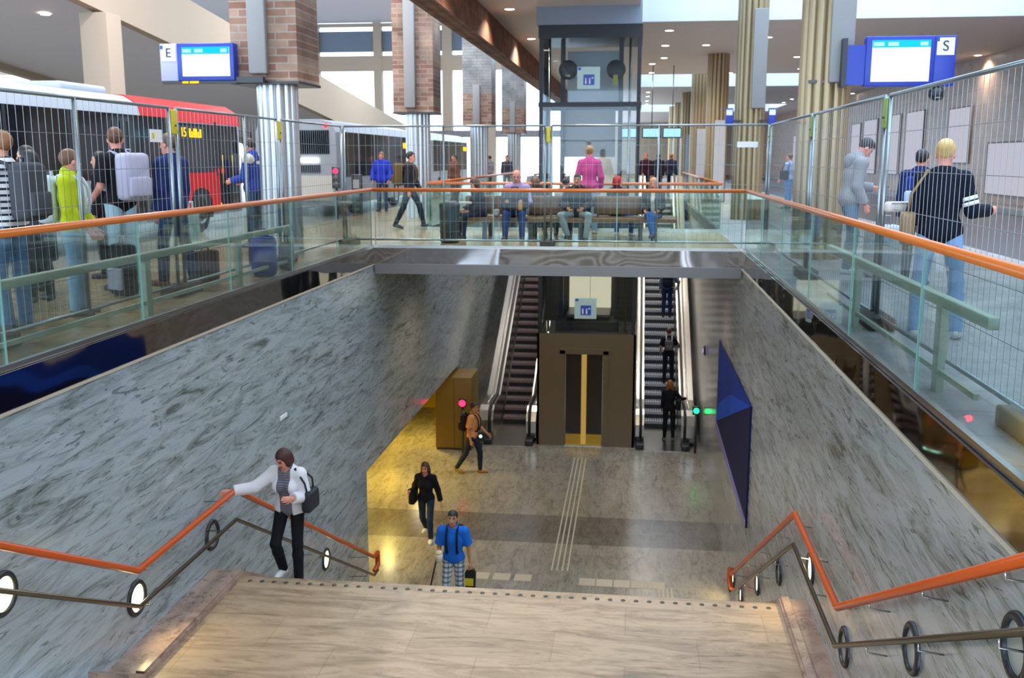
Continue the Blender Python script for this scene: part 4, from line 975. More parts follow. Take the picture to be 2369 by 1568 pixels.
    def leg(p, l, g, fl=0., f=1.):
        Hj, kn, an, _, _ = l
        if f < 1:
            en = Hj+(kn-Hj)*(f*2) if f <= .5 else kn+(an-kn)*(f*2-1); 
            if f <= .5: return np.maximum(cone(p, Hj, en, .088*s*fat+g, .075*s+g+fl), (p-en)@nrm(kn-Hj))
        calf = kn+(an-kn)*.3
        d = smin(cone(p, Hj, kn, .086*s*fat+g, .056*s+g), cone(p, kn, calf, .054*s+g, .055*s+g+fl*.3), .03*s)
        en = an if f >= 1 else kn+(an-kn)*(f*2-1)
        return smin(d, np.maximum(cone(p, calf, en, .055*s+g+fl*.3, .036*s+g+fl), (p-en-nrm(an-kn)*.02)@nrm(an-kn)), .02*s)
    def body(p):
        d = smin(torso(p, -.006), cone(p, N-up*.06*s, Hc-Rh[:, 2]*.05*hs, .056*s, .051*s), .03*s)
        hd = smin(ell(p, L(0, -.012, .03), (.077*hs, .097*hs, .094*hs), Rh), ell(p, L(0, .018, -.03), (.064*hs, .074*hs, .088*hs), Rh), .03*hs)
        hd = smin(hd, ell(p, L(0, .052, -.092), (.034*hs, .032*hs, .03*hs), Rh), .03*hs)
        hd = smin(hd, cone(p, L(0, .088, .008), L(0, .108, -.034), .007*hs, .014*hs), .012*hs)
        for sg in (-1, 1):
            hd = smin(hd, ell(p, L(sg*.078, -.005, -.015), (.011*hs, .022*hs, .033*hs), Rh), .008*hs)
            hd = np.maximum(hd, -ell(p, L(sg*.031, .098, .012), (.016*hs, .014*hs, .009*hs), Rh))
            hd = smin(hd, cone(p, L(sg*.014, .086, .03), L(sg*.045, .074, .03), .007*hs, .006*hs), .008*hs)
        d = smin(d, hd, .02*s)
        for a in arms.values(): d = smin(d, smin(arm(p, a, -.005), hand(p, a), .012*s), .02*s)
        for l in legs.values():
            d = smin(d, leg(p, l, -.006), .02*s)
            d = smin(d, cone(p, l[2]-V(0, 0, .03)*s, l[2]+l[3]*.12*s-V(0, 0, .045)*s, .034*s, .024*s), .02*s)
        return d
    pts = np.array([P, N, L(0, 0, .16), L(0, .14, 0), L(0, -.16, 0)]+[x for a in arms.values() for x in (a[0], a[1], a[2]+a[3]*.2*s)]+[x for l in legs.values() for x in (l[0], l[1], l[2], l[2]+l[3]*.2*s-V(0, 0, .08)*s)])
    lo_, hi_ = pts.min(0)-.16*s, pts.max(0)+.16*s; lo_[2] = max(lo_[2], -.02)
    def pick(c):
        q = ((c-Hc)@Rh)/hs; i = np.zeros(len(c))
        i[(np.abs(q[:, 0]) < .026) & (np.abs(q[:, 2]+.066) < .012) & (q[:, 1] > .05)] = 1
        i[(np.abs(np.abs(q[:, 0])-.031) < .016) & (np.abs(q[:, 2]-.010) < .009) & (q[:, 1] > .05)] = 2
        i[(np.abs(np.abs(q[:, 0])-.032) < .02) & (np.abs(q[:, 2]-.034) < .006) & (q[:, 1] > .05)] = 3
        return i
    hm = mat('hair ' + hair[1], hair[1], .55, bump=.5, bscale=60)
    sdf_obj('body', body, lo_, hi_, h, [SKIN[skin], M_LIP, M_EYE, hm], t, pick)
    # hair
    st = hair[0]
    if st != 'bald':
        def hf(p):
            q = ((p-Hc)@Rh)/hs; y, z = q[:, 1], q[:, 2]
            d = ell(p, L(0, -.016, .036), (.086*hs, .108*hs, .1*hs), Rh)
            nape = {'short': -.085, 'bun': -.085, 'bob': -.13, 'long': -.15}[st]
            if st in ('bob', 'long'): d = smin(d, ell(p, L(0, -.03, -.03), (.098*hs, .098*hs, .115*hs), Rh), .03*hs)
            keep = np.minimum(np.maximum(y-(.022 if st in ('short', 'bun') else .045)-.35*np.maximum(z, 0), nape-z), .06-z+.0*y)
            d = np.maximum(d, keep*hs)
            if st == 'long': d = smin(d, np.minimum(cone(p, L(-.055, -.05, -.05), N+Rt@V(-.09, -.03, -.16)*s, .05*hs, .035*s, (fw, 1.3)), cone(p, L(.055, -.05, -.05), N+Rt@V(.09, -.03, -.16)*s, .05*hs, .035*s, (fw, 1.3))), .03)
            if st == 'bun': d = smin(d, ell(p, L(.0, -.105, .055), (.055*hs, .045*hs, .05*hs), Rh), .02*hs)
            return d
        hl = np.array([L(x, y, z) for x in (-.16, .16) for y in (-.2, .16) for z in (-.4, .2)])
        sdf_obj('hair', hf, hl.min(0), hl.max(0), h*.9, hm, t)
    # upper garment
    def garment(name, col, g, sleeve, hem, neck=.066, opening=None, flare=0., collar=0.):
        m = col if not isinstance(col, str) else cloth(col)
        def f(p):
            d = torso(p, g, 1.04)
            if hem < -.2:
                for l in legs.values(): d = smin(d, np.maximum(cone(p, l[0], l[0]+(l[1]-l[0])*.95, .1*s*fat+g, .09*s+g), 0*p[:, 0]-1), .06*s)
            for a in arms.values(): d = smin(d, arm(p, a, g, sleeve, flare), .02*s)
            d = smin(d, cone(p, N-up*.07*s, N-up*.005*s+up*collar, .075*s+g, .066*s+g), .03*s)
            d = np.maximum(d, -cone(p, N-up*.02*s+fw*.02*s, Hc, neck*s, neck*s))
            d = np.maximum(d, hem*s-(p-P)@up)
            if opening:
                q = (p-P)@Rt; d = np.maximum(d, np.minimum(opening*s*(1+.5*np.clip(-q[:, 2]/.3, 0, 1))-np.abs(q[:, 0]), q[:, 1]-.0)*1.)if False else np.maximum(d, np.minimum(opening*s-np.abs(q[:, 0]), q[:, 1]))
            return d
        return sdf_obj(name, f, lo_-.03, hi_+.03, h, m, t)
    tk = dict(top)
    garment(tk.get('name', 'shirt'), tk['c'], tk.get('g', .012), tk.get('sl', .97), tk.get('hem', -.06), tk.get('neck', .066), None, tk.get('flare', .004), tk.get('collar', 0))
    if jacket:
        jk = dict(jacket); garment('jacket', jk['c'], jk.get('g', .026), jk.get('sl', .97), jk.get('hem', -.12), jk.get('neck', .075), jk.get('open'), .008, jk.get('collar', 0))
    # trousers
    bc, blen, bfl = bottom
    bm_ = bc if not isinstance(bc, str) else cloth(bc)
    def tf(p):
        d = torso(p, .006)
        for l in legs.values(): d = smin(d, leg(p, l, .008, bfl, blen), .025*s)
        return np.maximum(d, (p-P)@up-.11*s)
    sdf_obj('trousers' if blen > .7 else 'shorts', tf, lo_, np.array([hi_[0], hi_[1], P[2]+.25*s]), h, bm_, t)
    for l in legs.values():
        an, fd = l[2], l[3]
        heel = an-fd*.025*s-V(0, 0, .035)*s; ball = an+fd*.1*s-V(0, 0, .045)*s; toe = an+fd*.165*s-V(0, 0, .05)*s
        nz = nrm(np.cross(np.cross(fd, V(0, 0, 1)), fd)); so = an-nz*.073*s
        def ff(p):
            d = smin(cone(p, heel, ball, .043*s, .043*s), cone(p, ball, toe, .042*s, .032*s), .02)
            d = smin(d, cone(p, an+V(0, 0, .0), an-V(0, 0, .04)*s, .042*s, .042*s), .02)
            return np.maximum(np.maximum(d, (so-p)@nz), (p-an)@V(0, 0, 1)-.02*s)
        b0 = np.array([heel, toe, an]); 
        lo2 = b0.min(0)-.09; lo2[2] = b0[:, 2].min()-.06
        sdf_obj('shoe', ff, lo2, b0.max(0)+.08, h*.8, shoe if not isinstance(shoe, str) else mat('shoe '+shoe, shoe, .5), t)
    t_info = dict(P=P, N=N, Hc=Hc, Rt=Rt, s=s, arms=arms, legs=legs, R=Rz(head), loc=np.array(loc, float))
    INFO[label] = t_info
    return t_info
INFO = {}
def W_(i, p): return tuple(i['loc']+i['R']@np.asarray(p, float))
def backpack(label, i, head, col, size=(.3, .17, .42), straps=None, pocket=None):
    """a rucksack on the back of the person"""
    s = i['s']; c = i['P']+i['Rt']@V(0, -.135-size[1]/2, .26)*s
    t = thing('backpack', label, 'backpack', W_(i, c), math.radians(head)); m = cloth(col); sx, sy, sz = [k*s for k in size]
    MB().box((-sx/2, -sy/2, -sz/2), (sx/2, sy/2, sz/2), m, min(.07, sy*.4)).build('bag', t)
    MB().box((-sx*.38, -sy/2-.05, -sz*.42), (sx*.38, -sy/2+.03, .0), cloth(pocket or col), .03).build('pocket', t)
    MB().tube([(-.03, sy*.3, sz/2-.02), (-.03, sy*.25, sz/2+.04), (.03, sy*.25, sz/2+.04), (.03, sy*.3, sz/2-.02)], .008, m, 6).build('handle', t)
    for sg in (-1, 1):
        pts = [i['P']+i['Rt']@V(sg*.085, y, z)*s-c for y, z in ((-.15, .4), (-.1, .5), (0, .525), (.1, .47), (.15, .38), (.165, .25), (.14, .12), (.02, .1))]
        MB().tube(pts, .017, cloth(straps or col), 6).build('strap', t)
    return t
def shoulder_bag(label, i, head, at, col, size, strap_side=1, name='shoulder_bag'):
    s = i['s']; c = i['P']+V(*at)*s; t = thing(name, label, 'bag', W_(i, c), math.radians(head)); m = cloth(col, .5); sx, sy, sz = size
    MB().box((-sx/2, -sy/2, -sz/2), (sx/2, sy/2, sz/2), m, min(sx, sy, sz)*.35).build('bag', t)
    MB().box((-sx*.52, -sy*.4, sz*.1), (sx*.52, sy*.4, sz*.52), m, min(sx, sy, sz)*.2).build('flap', t)
    S = i['arms']['aR' if strap_side > 0 else 'aL'][0]-c+V(-strap_side*.03, 0, .075)*s
    MB().tube([(0, sy*.3, sz*.45), S*.6+V(strap_side*.07, .1, 0), S+V(0, .05, 0), S+V(0, -.06, 0), S*.6+V(strap_side*.07, -.12, 0), (0, -sy*.3, sz*.45)], .011, m, 6).build('strap', t)
    return t
def sz_(y):   # top of the lower flight's tread under y
    n = 18; i = int((y-YL1)/(5.7/n)); return ZL+(ZF-ZL)/n*(i+1)
def ez_(y): return ZF+.2*(int((y-YE)/.346)+1)+.012

DEN, DEND, LDEN = '#4f6f92', '#26334a', '#8fb0c4'
# --- on the stairs and in the hall
i = person('person in white jacket and black trousers, hand on the left orange handrail', (-3.86, 10.52, sz_(10.5)), 176, 1.66, dict(c=stripes('grey striped knit', '#55525a', '#77737b', 38), hem=-.1, g=.016), ('#15161a', 1., .012), '#e4dfdc', ('bob', '#3a1712'), 'p',
           dict(aR=((.62, .62, -.42), (.75, .42, -.02)), aL=((-.25, .1, -1), (.22, .75, .25)), lL=((-.02, .12, -1), (0, .0, -1)), lR=((.04, .55, -1), (.0, -.5, -1)), toeR=-.1, hy=-28, hp=24, lean=7, curl=18), .0085, True, dict(c='#d9d5d8', hem=-.16, open=.078, g=.028, neck=.085))
shoulder_bag('dark grey shoulder bag hanging at the elbow of the person in the white jacket', i, 176, (-.27, .0, .1), '#2b2a30', (.12, .3, .24), -1)
i = person('boy in bright blue T-shirt and chequered shorts climbing from the hall', (-2.62, 14.1, sz_(14.1)), 180, 1.66, dict(c='#1b63c4', sl=.40, hem=-.14, g=.02), (plaid('grey plaid', '#b9bcbd', '#6d7684', 14), .66, .04), '#c9c5be', ('short', '#17120f'), 't',
           dict(aR=((.18, .05, -1), (-.15, .85, -.1)), aL=((-.24, -.05, -1), (-.12, .12, -1)), lL=((-.03, .1, -1), (0, -.05, -1)), lR=((.03, .35, -1), (0, -.3, -1)), toeR=0., hp=-4, lean=3, curl=55), .0085)
backpack('black backpack worn by the boy in the blue T-shirt', i, 180, '#16171b', (.28, .14, .4))
wl, wr = i['arms']['aL'], i['arms']['aR']
t = thing('carrier_bag', 'dark carrier bag with yellow and orange print held low by the boy in blue', 'bag', W_(i, wl[2]+V(0, 0, -.34))); 
MB().prism([(-.07, -.24), (.07, -.24), (.085, .18), (.05, .24), (-.05, .24), (-.085, .18)], 'y', -.035, .035, mat('black film', '#15171c', .35)).build('bag', t)
MB().prism([(.0, .08), (.07, .02), (.085, .2), (.03, .23)], 'y', .036, .04, M_YELLOW).build('yellow_print', t); MB().lathe([(0, .041), (.035, .04), (.04, .036)], (-.02, 0, -.12), mat('orange print', '#d8862a', .4), 12, 'y').build('orange_print', t)
MB().box((-.085, -.04, -.02), (.05, -.036, .1), M_YELLOW).lathe([(0, -.041), (.035, -.04), (.04, -.036)], (-.01, 0, -.12), mat('orange print', '#d8862a', .4), 12, 'y').build('front_print', t)
MB().tube([(-.03, 0, .23), (-.02, 0, .29), (.02, 0, .29), (.03, 0, .23)], .006, M_BLACK, 6).build('handle', t)
t = thing('paper_wrapped_snack', 'white paper wrapped snack in the hand of the boy in blue', 'food', W_(i, wr[2]+wr[3]*.1+V(0, 0, .05)))
MB().lathe([(0, -.11), (.035, -.1), (.055, -.02), (.062, .02), (.05, .03), (0, .03)], (0, 0, 0), mat('white paper', '#d9d3c8', .8), 14).build('paper', t); MB().lathe([(.05, .02), (.06, .04), (.045, .075), (0, .085)], (0, 0, 0), mat('bread', '#d8b48a', .8), 14).build('bread', t)
t = thing('umbrella', 'thin dark folded umbrella held slanting by the boy in blue', 'umbrella', W_(i, wr[2]+V(.02, .1, -.03)))
MB().tube([(0, 0, 0), (-.14, .03, -.62)], [.016, .010], mat('umbrella cloth', '#1f1a17', .6), 8).build('canopy', t); MB().tube([(-.14, .03, -.62), (-.155, .03, -.69)], .005, M_STEELD, 6).build('tip', t); MB().tube([(0, 0, 0), (.015, 0, .08)], .012, M_BENCH, 8).build('grip', t)
i = person('person with long brown hair in black top and jeans crossing the hall floor', (-4.08, 19.0, ZF), 176, 1.72, dict(c='#17171c', hem=-.16, g=.02), (DEND, 1., .006), '#dcd7cf', ('long', '#4c2c1a'), 'p',
           dict(aR=((.3, -.05, -1), (.15, .75, .1)), aL=((-.3, -.12, -1), (-.25, .12, -1)), lL=((-.02, .28, -1), (0, -.1, -1)), lR=((.02, -.12, -1), (0, -.75, -.9)), lean=4, hp=4), .012, True)
shoulder_bag('black shoulder bag at the hip of the long haired person in black', i, 176, (.27, .02, .02), '#141318', (.14, .34, .3), 1)
i = person('person in orange T-shirt and dark jeans by the foot of the left escalator', (-3.86, 23.5, ZF), -100, 1.86, dict(c='#d8935a', sl=.4, hem=-.12, g=.018), ('#232a38', 1., .006), '#8a6422', ('short', '#2a1812'), 't',
           dict(aL=((-.12, .35, -1), (0, .8, -.6)), aR=((.12, -.1, -1), (0, .3, -1)), lL=((-.02, .38, -1), (0, .0, -1)), lR=((.02, -.32, -1), (0, -.62, -1)), toeR=-.3, lean=4), .012)
backpack('dark backpack on the person in the orange tinted T-shirt', i, -100, '#1c1a22', (.28, .15, .4))
i = person('person with red brown hair in black standing at the foot of the right escalator', (1.08, 27.0, ZF+.015), 2, 1.72, dict(c='#15151a', hem=-.08), ('#131318', 1., .0), '#5f5a4a', ('long', '#8a4a18'), 'l',
           dict(aR=((.5, .35, -.75), (.55, .7, -.1)), aL=((-.1, .1, -1), (.0, .5, -.8))), .013, True)
shoulder_bag('black bag at the side of the red haired person on the right escalator foot', i, 2, (.24, -.05, .1), '#101014', (.14, .3, .3), 1)
i = person('person in dark top with crossed pale straps riding the right escalator', (1.12, 29.75, ez_(29.75)), 0, 1.72, dict(c='#241a20', sl=.4, hem=-.06), ('#20242e', 1., .004), '#26262a', ('short', '#5c2a1c'), 'l', dict(aR=((.3, .5, -.8), (.35, .8, .2)), aL=((-.3, .1, -1), (.0, .4, -.8))), .013, True)
backpack('pale grey backpack with crossed straps on the middle person of the right escalator', i, 0, '#6e6660', (.24, .12, .32), '#c9c0bd')
i = person('person with dark backpack and blue jeans near the top of the right escalator', (1.12, 32.5, ez_(32.5)), 0, 1.76, dict(c='#5f6a7a', hem=-.06), ('#22345c', 1., .01), '#3a3034', ('short', '#8d8f94'), 'l', dict(aR=((.4, .3, -.8), (.3, .7, -.1))), .014)
backpack('dark navy backpack on the highest person on the right escalator', i, 0, '#171b2a', (.32, .18, .46))
# --- left platform
i = person('person in navy and white striped top and blue jeans at the left picture edge', (-5.84, 8.75, 0), 84, 1.88, dict(c=stripes('navy white stripes', '#dcdadb', '#20242f', 17, 'Z', .62), hem=-.1, g=.02), (DEN, 1., .02), '#2b2b30', ('short', '#8a5a34'), 'l', dict(lL=((-.06, .1, -1), (0, -.1, -1))), .0095)
backpack('dark grey backpack on the striped person at the left picture edge', i, 84, '#45464a', (.32, .2, .5))
i = person('person in long dark grey coat behind the striped person', (-6.75, 10.6, 0), 70, 1.72, dict(c='#3f4043', hem=-.5, g=.045, name='coat'), ('#22242a', 1., .01), '#191a1d', ('bob', '#191512'), 'l', dict(aL=((-.2, .2, -1), (0, .5, -.8))), .012, True)
i = person('teenager in yellow green jacket and pale jeans behind the left mesh fence', (-5.78, 9.75, 0), -74, 1.72, dict(c='#b4c21a', hem=-.14, g=.026, name='jacket', collar=.03), ('#86a3b8', 1., .014), '#4c4a50', ('short', '#6a4630'), 'p', dict(hy=42, aR=((.12, .12, -1), (.0, .6, -.75)), aL=((-.12, .1, -1), (.05, .5, -.8))), .0095, False)
backpack('white backpack on the teenager in yellow green', i, -74, '#c3d0da', (.32, .2, .5))
i = person('tall person in black shirt and pale jeans behind the white fence plate', (-6.3, 11.7, 0), 66, 2.0, dict(c='#17161b', sl=.42, hem=-.12, g=.02), ('#9db7c4', 1., .03), '#2c2c33', ('short', '#5b3316'), 'p', dict(hy=-40, aL=((-.15, .1, -1), (.1, .7, -.5))), .0105)
backpack('grey white backpack on the tall person in black', i, 66, '#a9a5b8', (.34, .2, .5))
i = person('person in navy suit and white collar facing the bus, beside the yellow fence sleeve', (-5.86, 12.2, 0), 78, 1.95, dict(c='#e4e4ea', hem=-.05, collar=.02), ('#1f2a4a', 1., .02), '#6b3d1f', ('short', '#5a4230'), 'p', dict(lL=((-.02, .2, -1), (0, .05, -1)), lR=((.02, -.15, -1), (0, -.25, -1))), .0105, False, dict(c='#232d5c', hem=-.2, g=.03, open=.05))
i = person('person all in black standing between the teenager and the tall person', (-7.2, 12.9, 0), 100, 1.72, dict(c='#1d1b20', hem=-.12, g=.02), ('#1a1b20', 1., .01), '#222226', ('short', '#2a1e18'), 'l', {}, .014)
i = person('person in dark jacket standing far left before the bus windows', (-7.3, 11.4, 0), 90, 1.78, dict(c='#22222a', hem=-.12, g=.024), ('#20222a', 1., .01), '#222226', ('short', '#17120f'), 'l', {}, .014)
i = person('person in blue jacket with white shoulders looking down beside the first left column', (-6.98, 17.8, 0), 82, 1.99, dict(c='#2b3f8e', hem=-.16, g=.032, name='jacket', collar=.02), ('#2c4562', 1., .01), '#33384a', ('short', '#33241e'), 'p', dict(hp=22, aL=((-.08, .12, -1), (.1, .9, -.2)), aR=((.08, .15, -1), (-.05, .9, -.25)), curl=45), .0105)
# white yoke of that jacket
tt = [o for o in bpy.data.objects if o.get('label', '').startswith('person in blue jacket with white')][0]
s, Rt_, P_, N_, A_ = i['s'], i['Rt'], i['P'], i['N'], i['arms']
def yoke(p):
    d = cone(p, A_['aL'][0], A_['aR'][0], .095*s, .095*s); d = smin(d, cone(p, N_-V(0, 0, .12)*s, N_, .135*s, .1*s, (Rt_[:, 1], 1.1)), .04)
    d = np.maximum(d, P_[2]+.36*s-p[:, 2]); return np.maximum(d, -cone(p, N_, i['Hc'], .07*s, .07*s))
sdf_obj('white_yoke', yoke, P_-.4, P_+V(.4, .4, .8), .011, cloth('#c9c6c0'), tt)
i = person('person in bright blue jacket facing the viewer far along the left platform', (-7.76, 30.4, 0), 178, 1.82, dict(c='#2a3bb0', hem=-.16, g=.04, name='jacket', collar=.02), ('#2a3552', 1., .01), '#2a2320', ('short', '#7a5040'), 'p', dict(aL=((-.35, .05, -1), (.1, .5, -.8)), aR=((.35, .05, -1), (-.1, .5, -.8))), .016)
i = person('person striding to the right with a brown backpack before the second left column', (-5.22, 23, 0), -88, 1.82, dict(c='#2b2c34', hem=-.1, g=.022), ('#1d2530', 1., .006), '#27303a', ('short', '#1a1614'), 'p', dict(aL=((-.1, .3, -1), (0, .6, -1)), aR=((.1, -.1, -1), (0, .2, -1)), lL=((-.02, .52, -1), (0, .22, -1)), lR=((.02, -.3, -1), (0, -.5, -1)), toeR=-.2, lean=3), .014)
backpack('olive brown backpack on the striding person', i, -88, '#5d4c30', (.34, .22, .5))
for k, (x, y, hd, c1, c2, lab) in enumerate([(-6.6, 36.5, 150, '#6f4a3c', '#3a3a42', 'blurred person in brown far along the left platform'), (-7.2, 40, 120, '#55565e', '#3c3e46', 'blurred person in grey far along the left platform'), (-5.6, 44, 170, '#3a3a46', '#2b2c34', 'blurred dark clothed person between the far left columns'), (-6.8, 47, 60, '#77747a', '#45464c', 'blurred pale grey clothed person at the far end of the left platform')]):
    person(lab, (x, y, 0), hd, 1.76, dict(c=c1, hem=-.12, g=.022), (c2, 1., .01), '#2a2a2e', ('short', '#2a1d16'), 'p', {}, .018)
# --- bench and bridge
def sit(lab, x, hd, *a, **k): return person(lab, (x, k.pop('y', 20.3), 0), hd, k.pop('H', 1.72), *a, **k)
i = sit('seated person with long brown hair and dark coat at the left bench end', -3.12, 118, dict(c='#22202a', hem=-.12, g=.03, name='coat'), ('#1a2238', 1., .004), '#1a1a1f', ('long', '#4a2e1e'), 'l', dict(SIT, lean=10, hp=16, aL=((-.1, .3, -1), (.2, .9, -.2)), aR=((.1, .3, -1), (-.15, .9, -.1))), .013, female=True, H=1.66)
t = thing('newspaper', 'pale folded newspaper held by the seated person with long brown hair', 'newspaper', (-3.48, 20.0, .72), math.radians(25)); MB().box((-.2, -.12, 0), (.2, .12, .02), mat('newsprint', '#cfc9c0', .8), .004).box((-.19, -.11, .02), (.19, .10, .034), mat('newsprint', '#cfc9c0', .8)).build('pages', t); MB().box((-.15, -.09, .034), (.15, -.02, .0345), M_COVER).build('headline_area', t)
i = sit('bald seated person in lilac shirt and blue jeans on the bench', -2.37, 178, dict(c='#9a8fb8', hem=-.08, g=.02, collar=.015), ('#2b3f70', 1., .01), '#2a2422', ('bald', '#b0a39a'), 'p', dict(SIT, hp=14, aL=((-.25, .3, -1), (.25, .9, .1)), aR=((.25, .3, -1), (-.25, .9, .1))), .013, H=1.86, y=20.28)
t = thing('rucksack', 'dark grey bag with orange tag on the lap of the bald seated person', 'bag', W_(i, i['P']+V(0, .33, .22)), math.radians(178)); MB().box((-.27, -.13, -.2), (.27, .13, .2), cloth('#43434a'), .08).build('bag', t); MB().box((-.17, .12, -.19), (-.09, .15, -.04), mat('orange tag', '#c98a35', .5), .01).build('tag', t); MB().tube([(-.08, .0, .18), (-.06, 0, .26), (.06, 0, .26), (.08, 0, .18)], .012, cloth('#2b2b30'), 8).build('handle', t)
sit('seated young person in dark jacket and grey jeans, knees apart, mid bench', -1.15, 176, dict(c='#26262c', hem=-.1, g=.032, name='jacket'), ('#7f8c8c', 1., .012), '#2a2624', ('short', '#14110f'), 't', dict(SIT, lL=((-.5, 1, -.02), (.12, .1, -1)), lR=((.5, 1, -.02), (-.35, -.2, -1)), aL=((-.45, .35, -1), (.55, .8, -.35)), aR=((.45, .35, -1), (-.55, .8, -.35)), curl=40), .013, H=1.76)
sit('seated person with bright red hair on the rear side of the bench', -.36, -20, dict(c='#1d1b24', hem=-.1, g=.026), ('#3b5a94', 1., .006), '#b9b9c2', ('bob', '#a30f14'), 'p', dict(SIT, hy=-50), .014, female=True, y=20.85, H=1.68)
sit('seated blonde person in dark cardigan and blue jeans at the right end of the bench', .38, 172, dict(c='#c9b8aa', hem=-.06), ('#34568c', 1., .004), '#2a2c34', ('long', '#b58a60'), 'p', dict(SIT, lean=4, hp=8, lL=((.05, 1, -.02), (.02, .05, -1)), lR=((-.12, 1, .1), (-.25, .3, -1)), toeR=0), .013, female=True, H=1.66, jacket=dict(c='#2c2a28', hem=-.14, open=.04))
sit('seated person in white shirt with dark hair on the rear side of the bench', -1.42, 10, dict(c='#b9b2ae', hem=-.1, g=.02), ('#2b2c34', 1., .006), '#26262a', ('short', '#17120f'), 'l', dict(SIT, hp=15), .015, y=20.85, H=1.62)
sit('seated brown haired person on the rear of the bench behind the bald person', -2.05, 0, dict(c='#4a463f', hem=-.1, g=.02), ('#2b2c34', 1., .006), '#26262a', ('bob', '#6d4a34'), 'l', dict(SIT), .015, y=20.85, female=True, H=1.66)
person('person in pink jumper and grey blue jeans standing with back turned behind the bench', (-.98, 21.75, 0), -4, 1.9, dict(c='#b94a82', hem=-.06, g=.024), ('#7d93a8', 1., .01), '#8d8a88', ('bun', '#a37a4c'), 'p', dict(aL=((-.3, .05, -1), (.15, .35, -1)), aR=((.28, .05, -1), (-.1, .35, -1))), .013, True)
for x, y, hd, c, hr, lab in [(.45, 43, 160, '#3a1a24', '#a33018', 'far person with red cap in dark red beyond the escalator well'), (.95, 42.4, 20, '#22222e', '#1a1614', 'far person in dark jacket with back turned beyond the escalator well'), (1.5, 43, -40, '#252b44', '#8a5a30', 'far person with fair hair in navy beyond the escalator well')]:
    person(lab, (x, y, 0), hd, 1.82, dict(c=c, hem=-.14, g=.035), ('#20222a', 1., .01), '#222226', ('short', hr), 'p', {}, .018)
# --- right platform
i = person('person in grey hooded top looking down at a phone by the right column', (3.02, 14.7, 0), -82, 1.95, dict(c='#8f8e90', hem=-.12, g=.03, collar=.02, name='hooded_top'), ('#6a7d90', 1., .012), '#c9cdd0', ('short', '#2a2220'), 'p',
           dict(lean=10, hp=38, aL=((-.06, .35, -1), (.15, .9, .05)), aR=((.06, .0, -1), (.0, .6, -.85)), lL=((-.04, .3, -1), (0, -.05, -1)), lR=((.04, .05, -1), (0, -.12, -1)), curl=40), .0105)
a = i['arms']['aL']; t = thing('phone', 'dark phone in the hand of the person in the grey hooded top', 'phone', W_(i, a[2]+a[3]*.11*i['s']+V(.02, 0, .03)), math.radians(-82)); MB().box((-.035, -.07, -.006), (.035, .07, .006), M_BLACK, .005).build('body', t); MB().box((-.031, -.063, .006), (.031, .063, .0065), mat('phone screen', '#2a3340', .1)).build('screen', t)
# his hood, lying on the back
hb = [o for o in bpy.data.objects if o.get('label', '').startswith('person in grey hooded')][0]
N_, s, Rt_ = i['N'], i['s'], i['Rt']
sdf_obj('hood', lambda p: np.maximum(smin(cone(p, N_+Rt_@V(-.07, -.07, -.02)*s, N_+Rt_@V(.07, -.07, -.02)*s, .05*s, .05*s), ell(p, N_+Rt_@V(0, -.1, -.06)*s, (.1*s, .06*s, .1*s), Rt_), .04), -cone(p, N_, i['Hc'], .068*s, .068*s)), N_-.3, N_+.25, .011, cloth('#858487'), hb)
t = thing('tote_bag', 'pale grey bag standing in front of the person in the grey hooded top', 'bag', (3.42, 14.3, 0), .2); MB().box((-.24, -.14, 0), (.24, .14, .72), cloth('#a9adb4'), .08).build('bag', t); MB().tube([(-.1, 0, .68), (-.08, 0, .84), (.08, 0, .84), (.1, 0, .68)], .013, cloth('#8d9096'), 8).build('handle', t)
i = person('blonde person in black jumper with white sleeve bands behind the right guard', (2.74, 9.4, 0), -14, 1.8, dict(c='#0f1220', hem=-.16, g=.022, neck=.085, name='jumper'), ('#7a9cc4', 1., .012), '#b9b9bb', ('bun', '#c7a060'), 'p',
           dict(aL=((-.22, .15, -1), (.1, .75, -.35)), aR=((.3, -.05, -.95), (.55, .8, .0)), lL=((-.1, -.02, -1), (-.03, -.08, -1)), lR=((.16, .06, -1), (.06, -.08, -1)), hp=8, hy=-12, fat=1.04), .009, True)
jm = [o for o in bpy.data.objects if o.get('label', '').startswith('blonde person in black jumper')][0]
S, e, w_, _, _ = i['arms']['aR']; s = i['s']
for f in (.60, .76): 
    c = S+(e-S)*f; d = nrm(e-S); MB().tube([c-d*.017, c+d*.017], .071*s, mat('white band', '#d9d9dc', .7), 20).build('sleeve_band', jm)
P_ = i['P']; MB().box((.02*s, -.155*s, P_[2]-.2*s), (.15*s, -.118*s, P_[2]-.13*s), mat('red patch', '#c81e26', .7), .012).build('red_patch', jm)
shoulder_bag('tan and white shoulder bag at the left hip of the blonde person in black', i, -14, (-.27, .04, .0), '#8f7350', (.13, .3, .3), -1)
t = thing('white_pouch', 'small white pouch held at the left side of the blonde person in black', 'bag', W_(i, i['P']+V(-.36, .12, .19)), .3); MB().box((-.13, -.05, -.05), (.13, .05, .05), cloth('#cfc4bc'), .03).build('pouch', t); MB().box((-.1, -.052, .03), (.1, -.046, .04), M_COVER).build('zip', t)
i = person('person in navy jacket with pale back print behind the blonde person', (3.62, 13.4, 0), -30, 1.74, dict(c='#18244e', hem=-.12, g=.028, name='jacket'), ('#23283a', 1., .01), '#222226', ('short', '#17120f'), 'p', {}, .013)
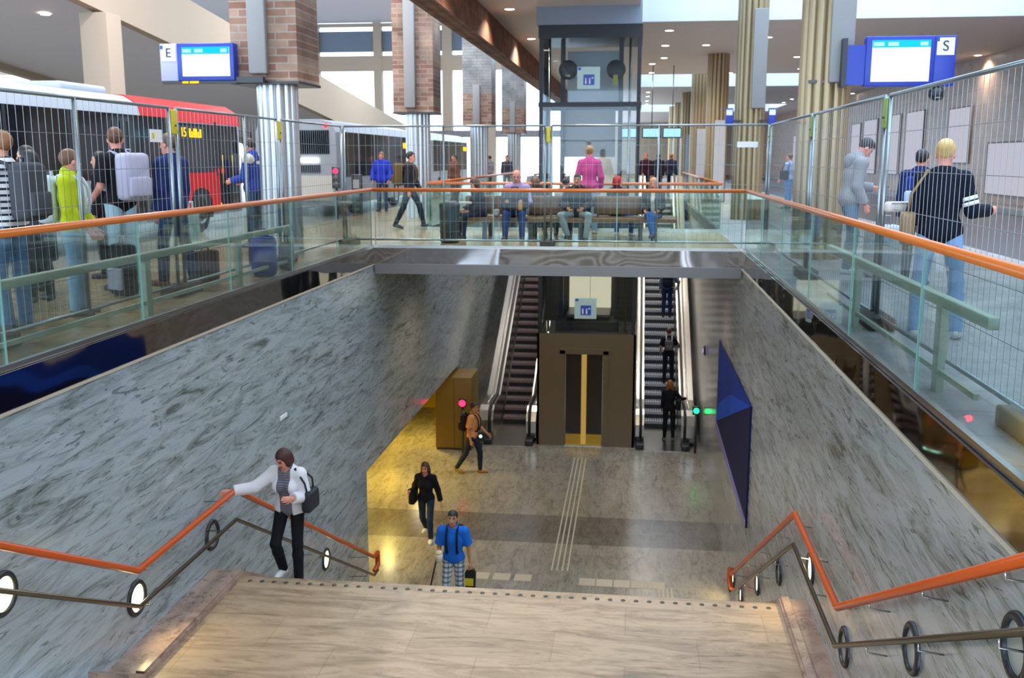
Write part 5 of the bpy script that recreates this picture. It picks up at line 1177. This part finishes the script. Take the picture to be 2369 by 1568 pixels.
backpack('navy and white backpack on the person in the navy jacket', i, -30, '#1b2d6e', (.28, .14, .36), None, '#a9b9dc')
person('far person in light blue shirt and jeans behind the first right column', (4.95, 33.5, 0), 60, 1.78, dict(c='#8fa9dc', hem=-.06, g=.018), ('#4f7fb5', 1., .008), '#2a2a2e', ('short', '#4a3524'), 'p', dict(aL=((-.1, .1, -1), (0, .6, -.7))), .017)
shoulder_bag('black bag of the far person in the light blue shirt', INFO['far person in light blue shirt and jeans behind the first right column'], 60, (-.25, .05, .1), '#16161a', (.14, .3, .3), -1)
# --- loose bags on the floors
def floor_bag(label, name, x, y, z, rz, size, col, col2, handle=True):
    t = thing(name, label, 'bag', (x, y, z), rz); sx, sy, sz = size
    MB().box((-sx/2, -sy/2, 0), (sx/2, sy/2, sz), cloth(col), min(size)*.3).build('bag', t); MB().box((-sx*.36, -sy/2-.04, sz*.12), (sx*.36, -sy/2+.02, sz*.55), cloth(col2), .025).build('pocket', t)
    if handle: MB().tube([(-sx*.15, 0, sz-.02), (-sx*.12, 0, sz+.09), (sx*.12, 0, sz+.09), (sx*.15, 0, sz-.02)], .012, cloth(col2), 8).build('handle', t)
    return t
floor_bag('blue backpack lying on the floor against the left guard below the blue jacketed person', 'backpack', -5.12, 13.35, 0, .5, (.34, .26, .56), '#20368c', '#1a2a66')
floor_bag('dark upright bag with pale ring beside the blue backpack', 'holdall', -5.1, 14.2, 0, .2, (.2, .34, .4), '#22262a', '#3a3f42')
floor_bag('brown leather bag hanging low beside the navy suit', 'briefcase', -5.62, 12.55, 0, 1.2, (.42, .12, .42), '#4a2a22', '#3a201a')
floor_bag('black backpack with white bands on the floor between the teenager and the tall person', 'backpack', -6.05, 11.2, .0, -.4, (.32, .22, .62), '#1d1e24', '#9a9aa2')
floor_bag('white carrier bag hanging behind the navy suit', 'carrier_bag', -5.95, 12.9, .0, .8, (.2, .14, .95), '#b9cfc8', '#c9d9d2')
floor_bag('small white cup bag on the bench beside the bald seated person', 'paper_bag', -2.78, 20.22, .44, 0, (.12, .1, .16), '#a9a49c', '#98938c', False)
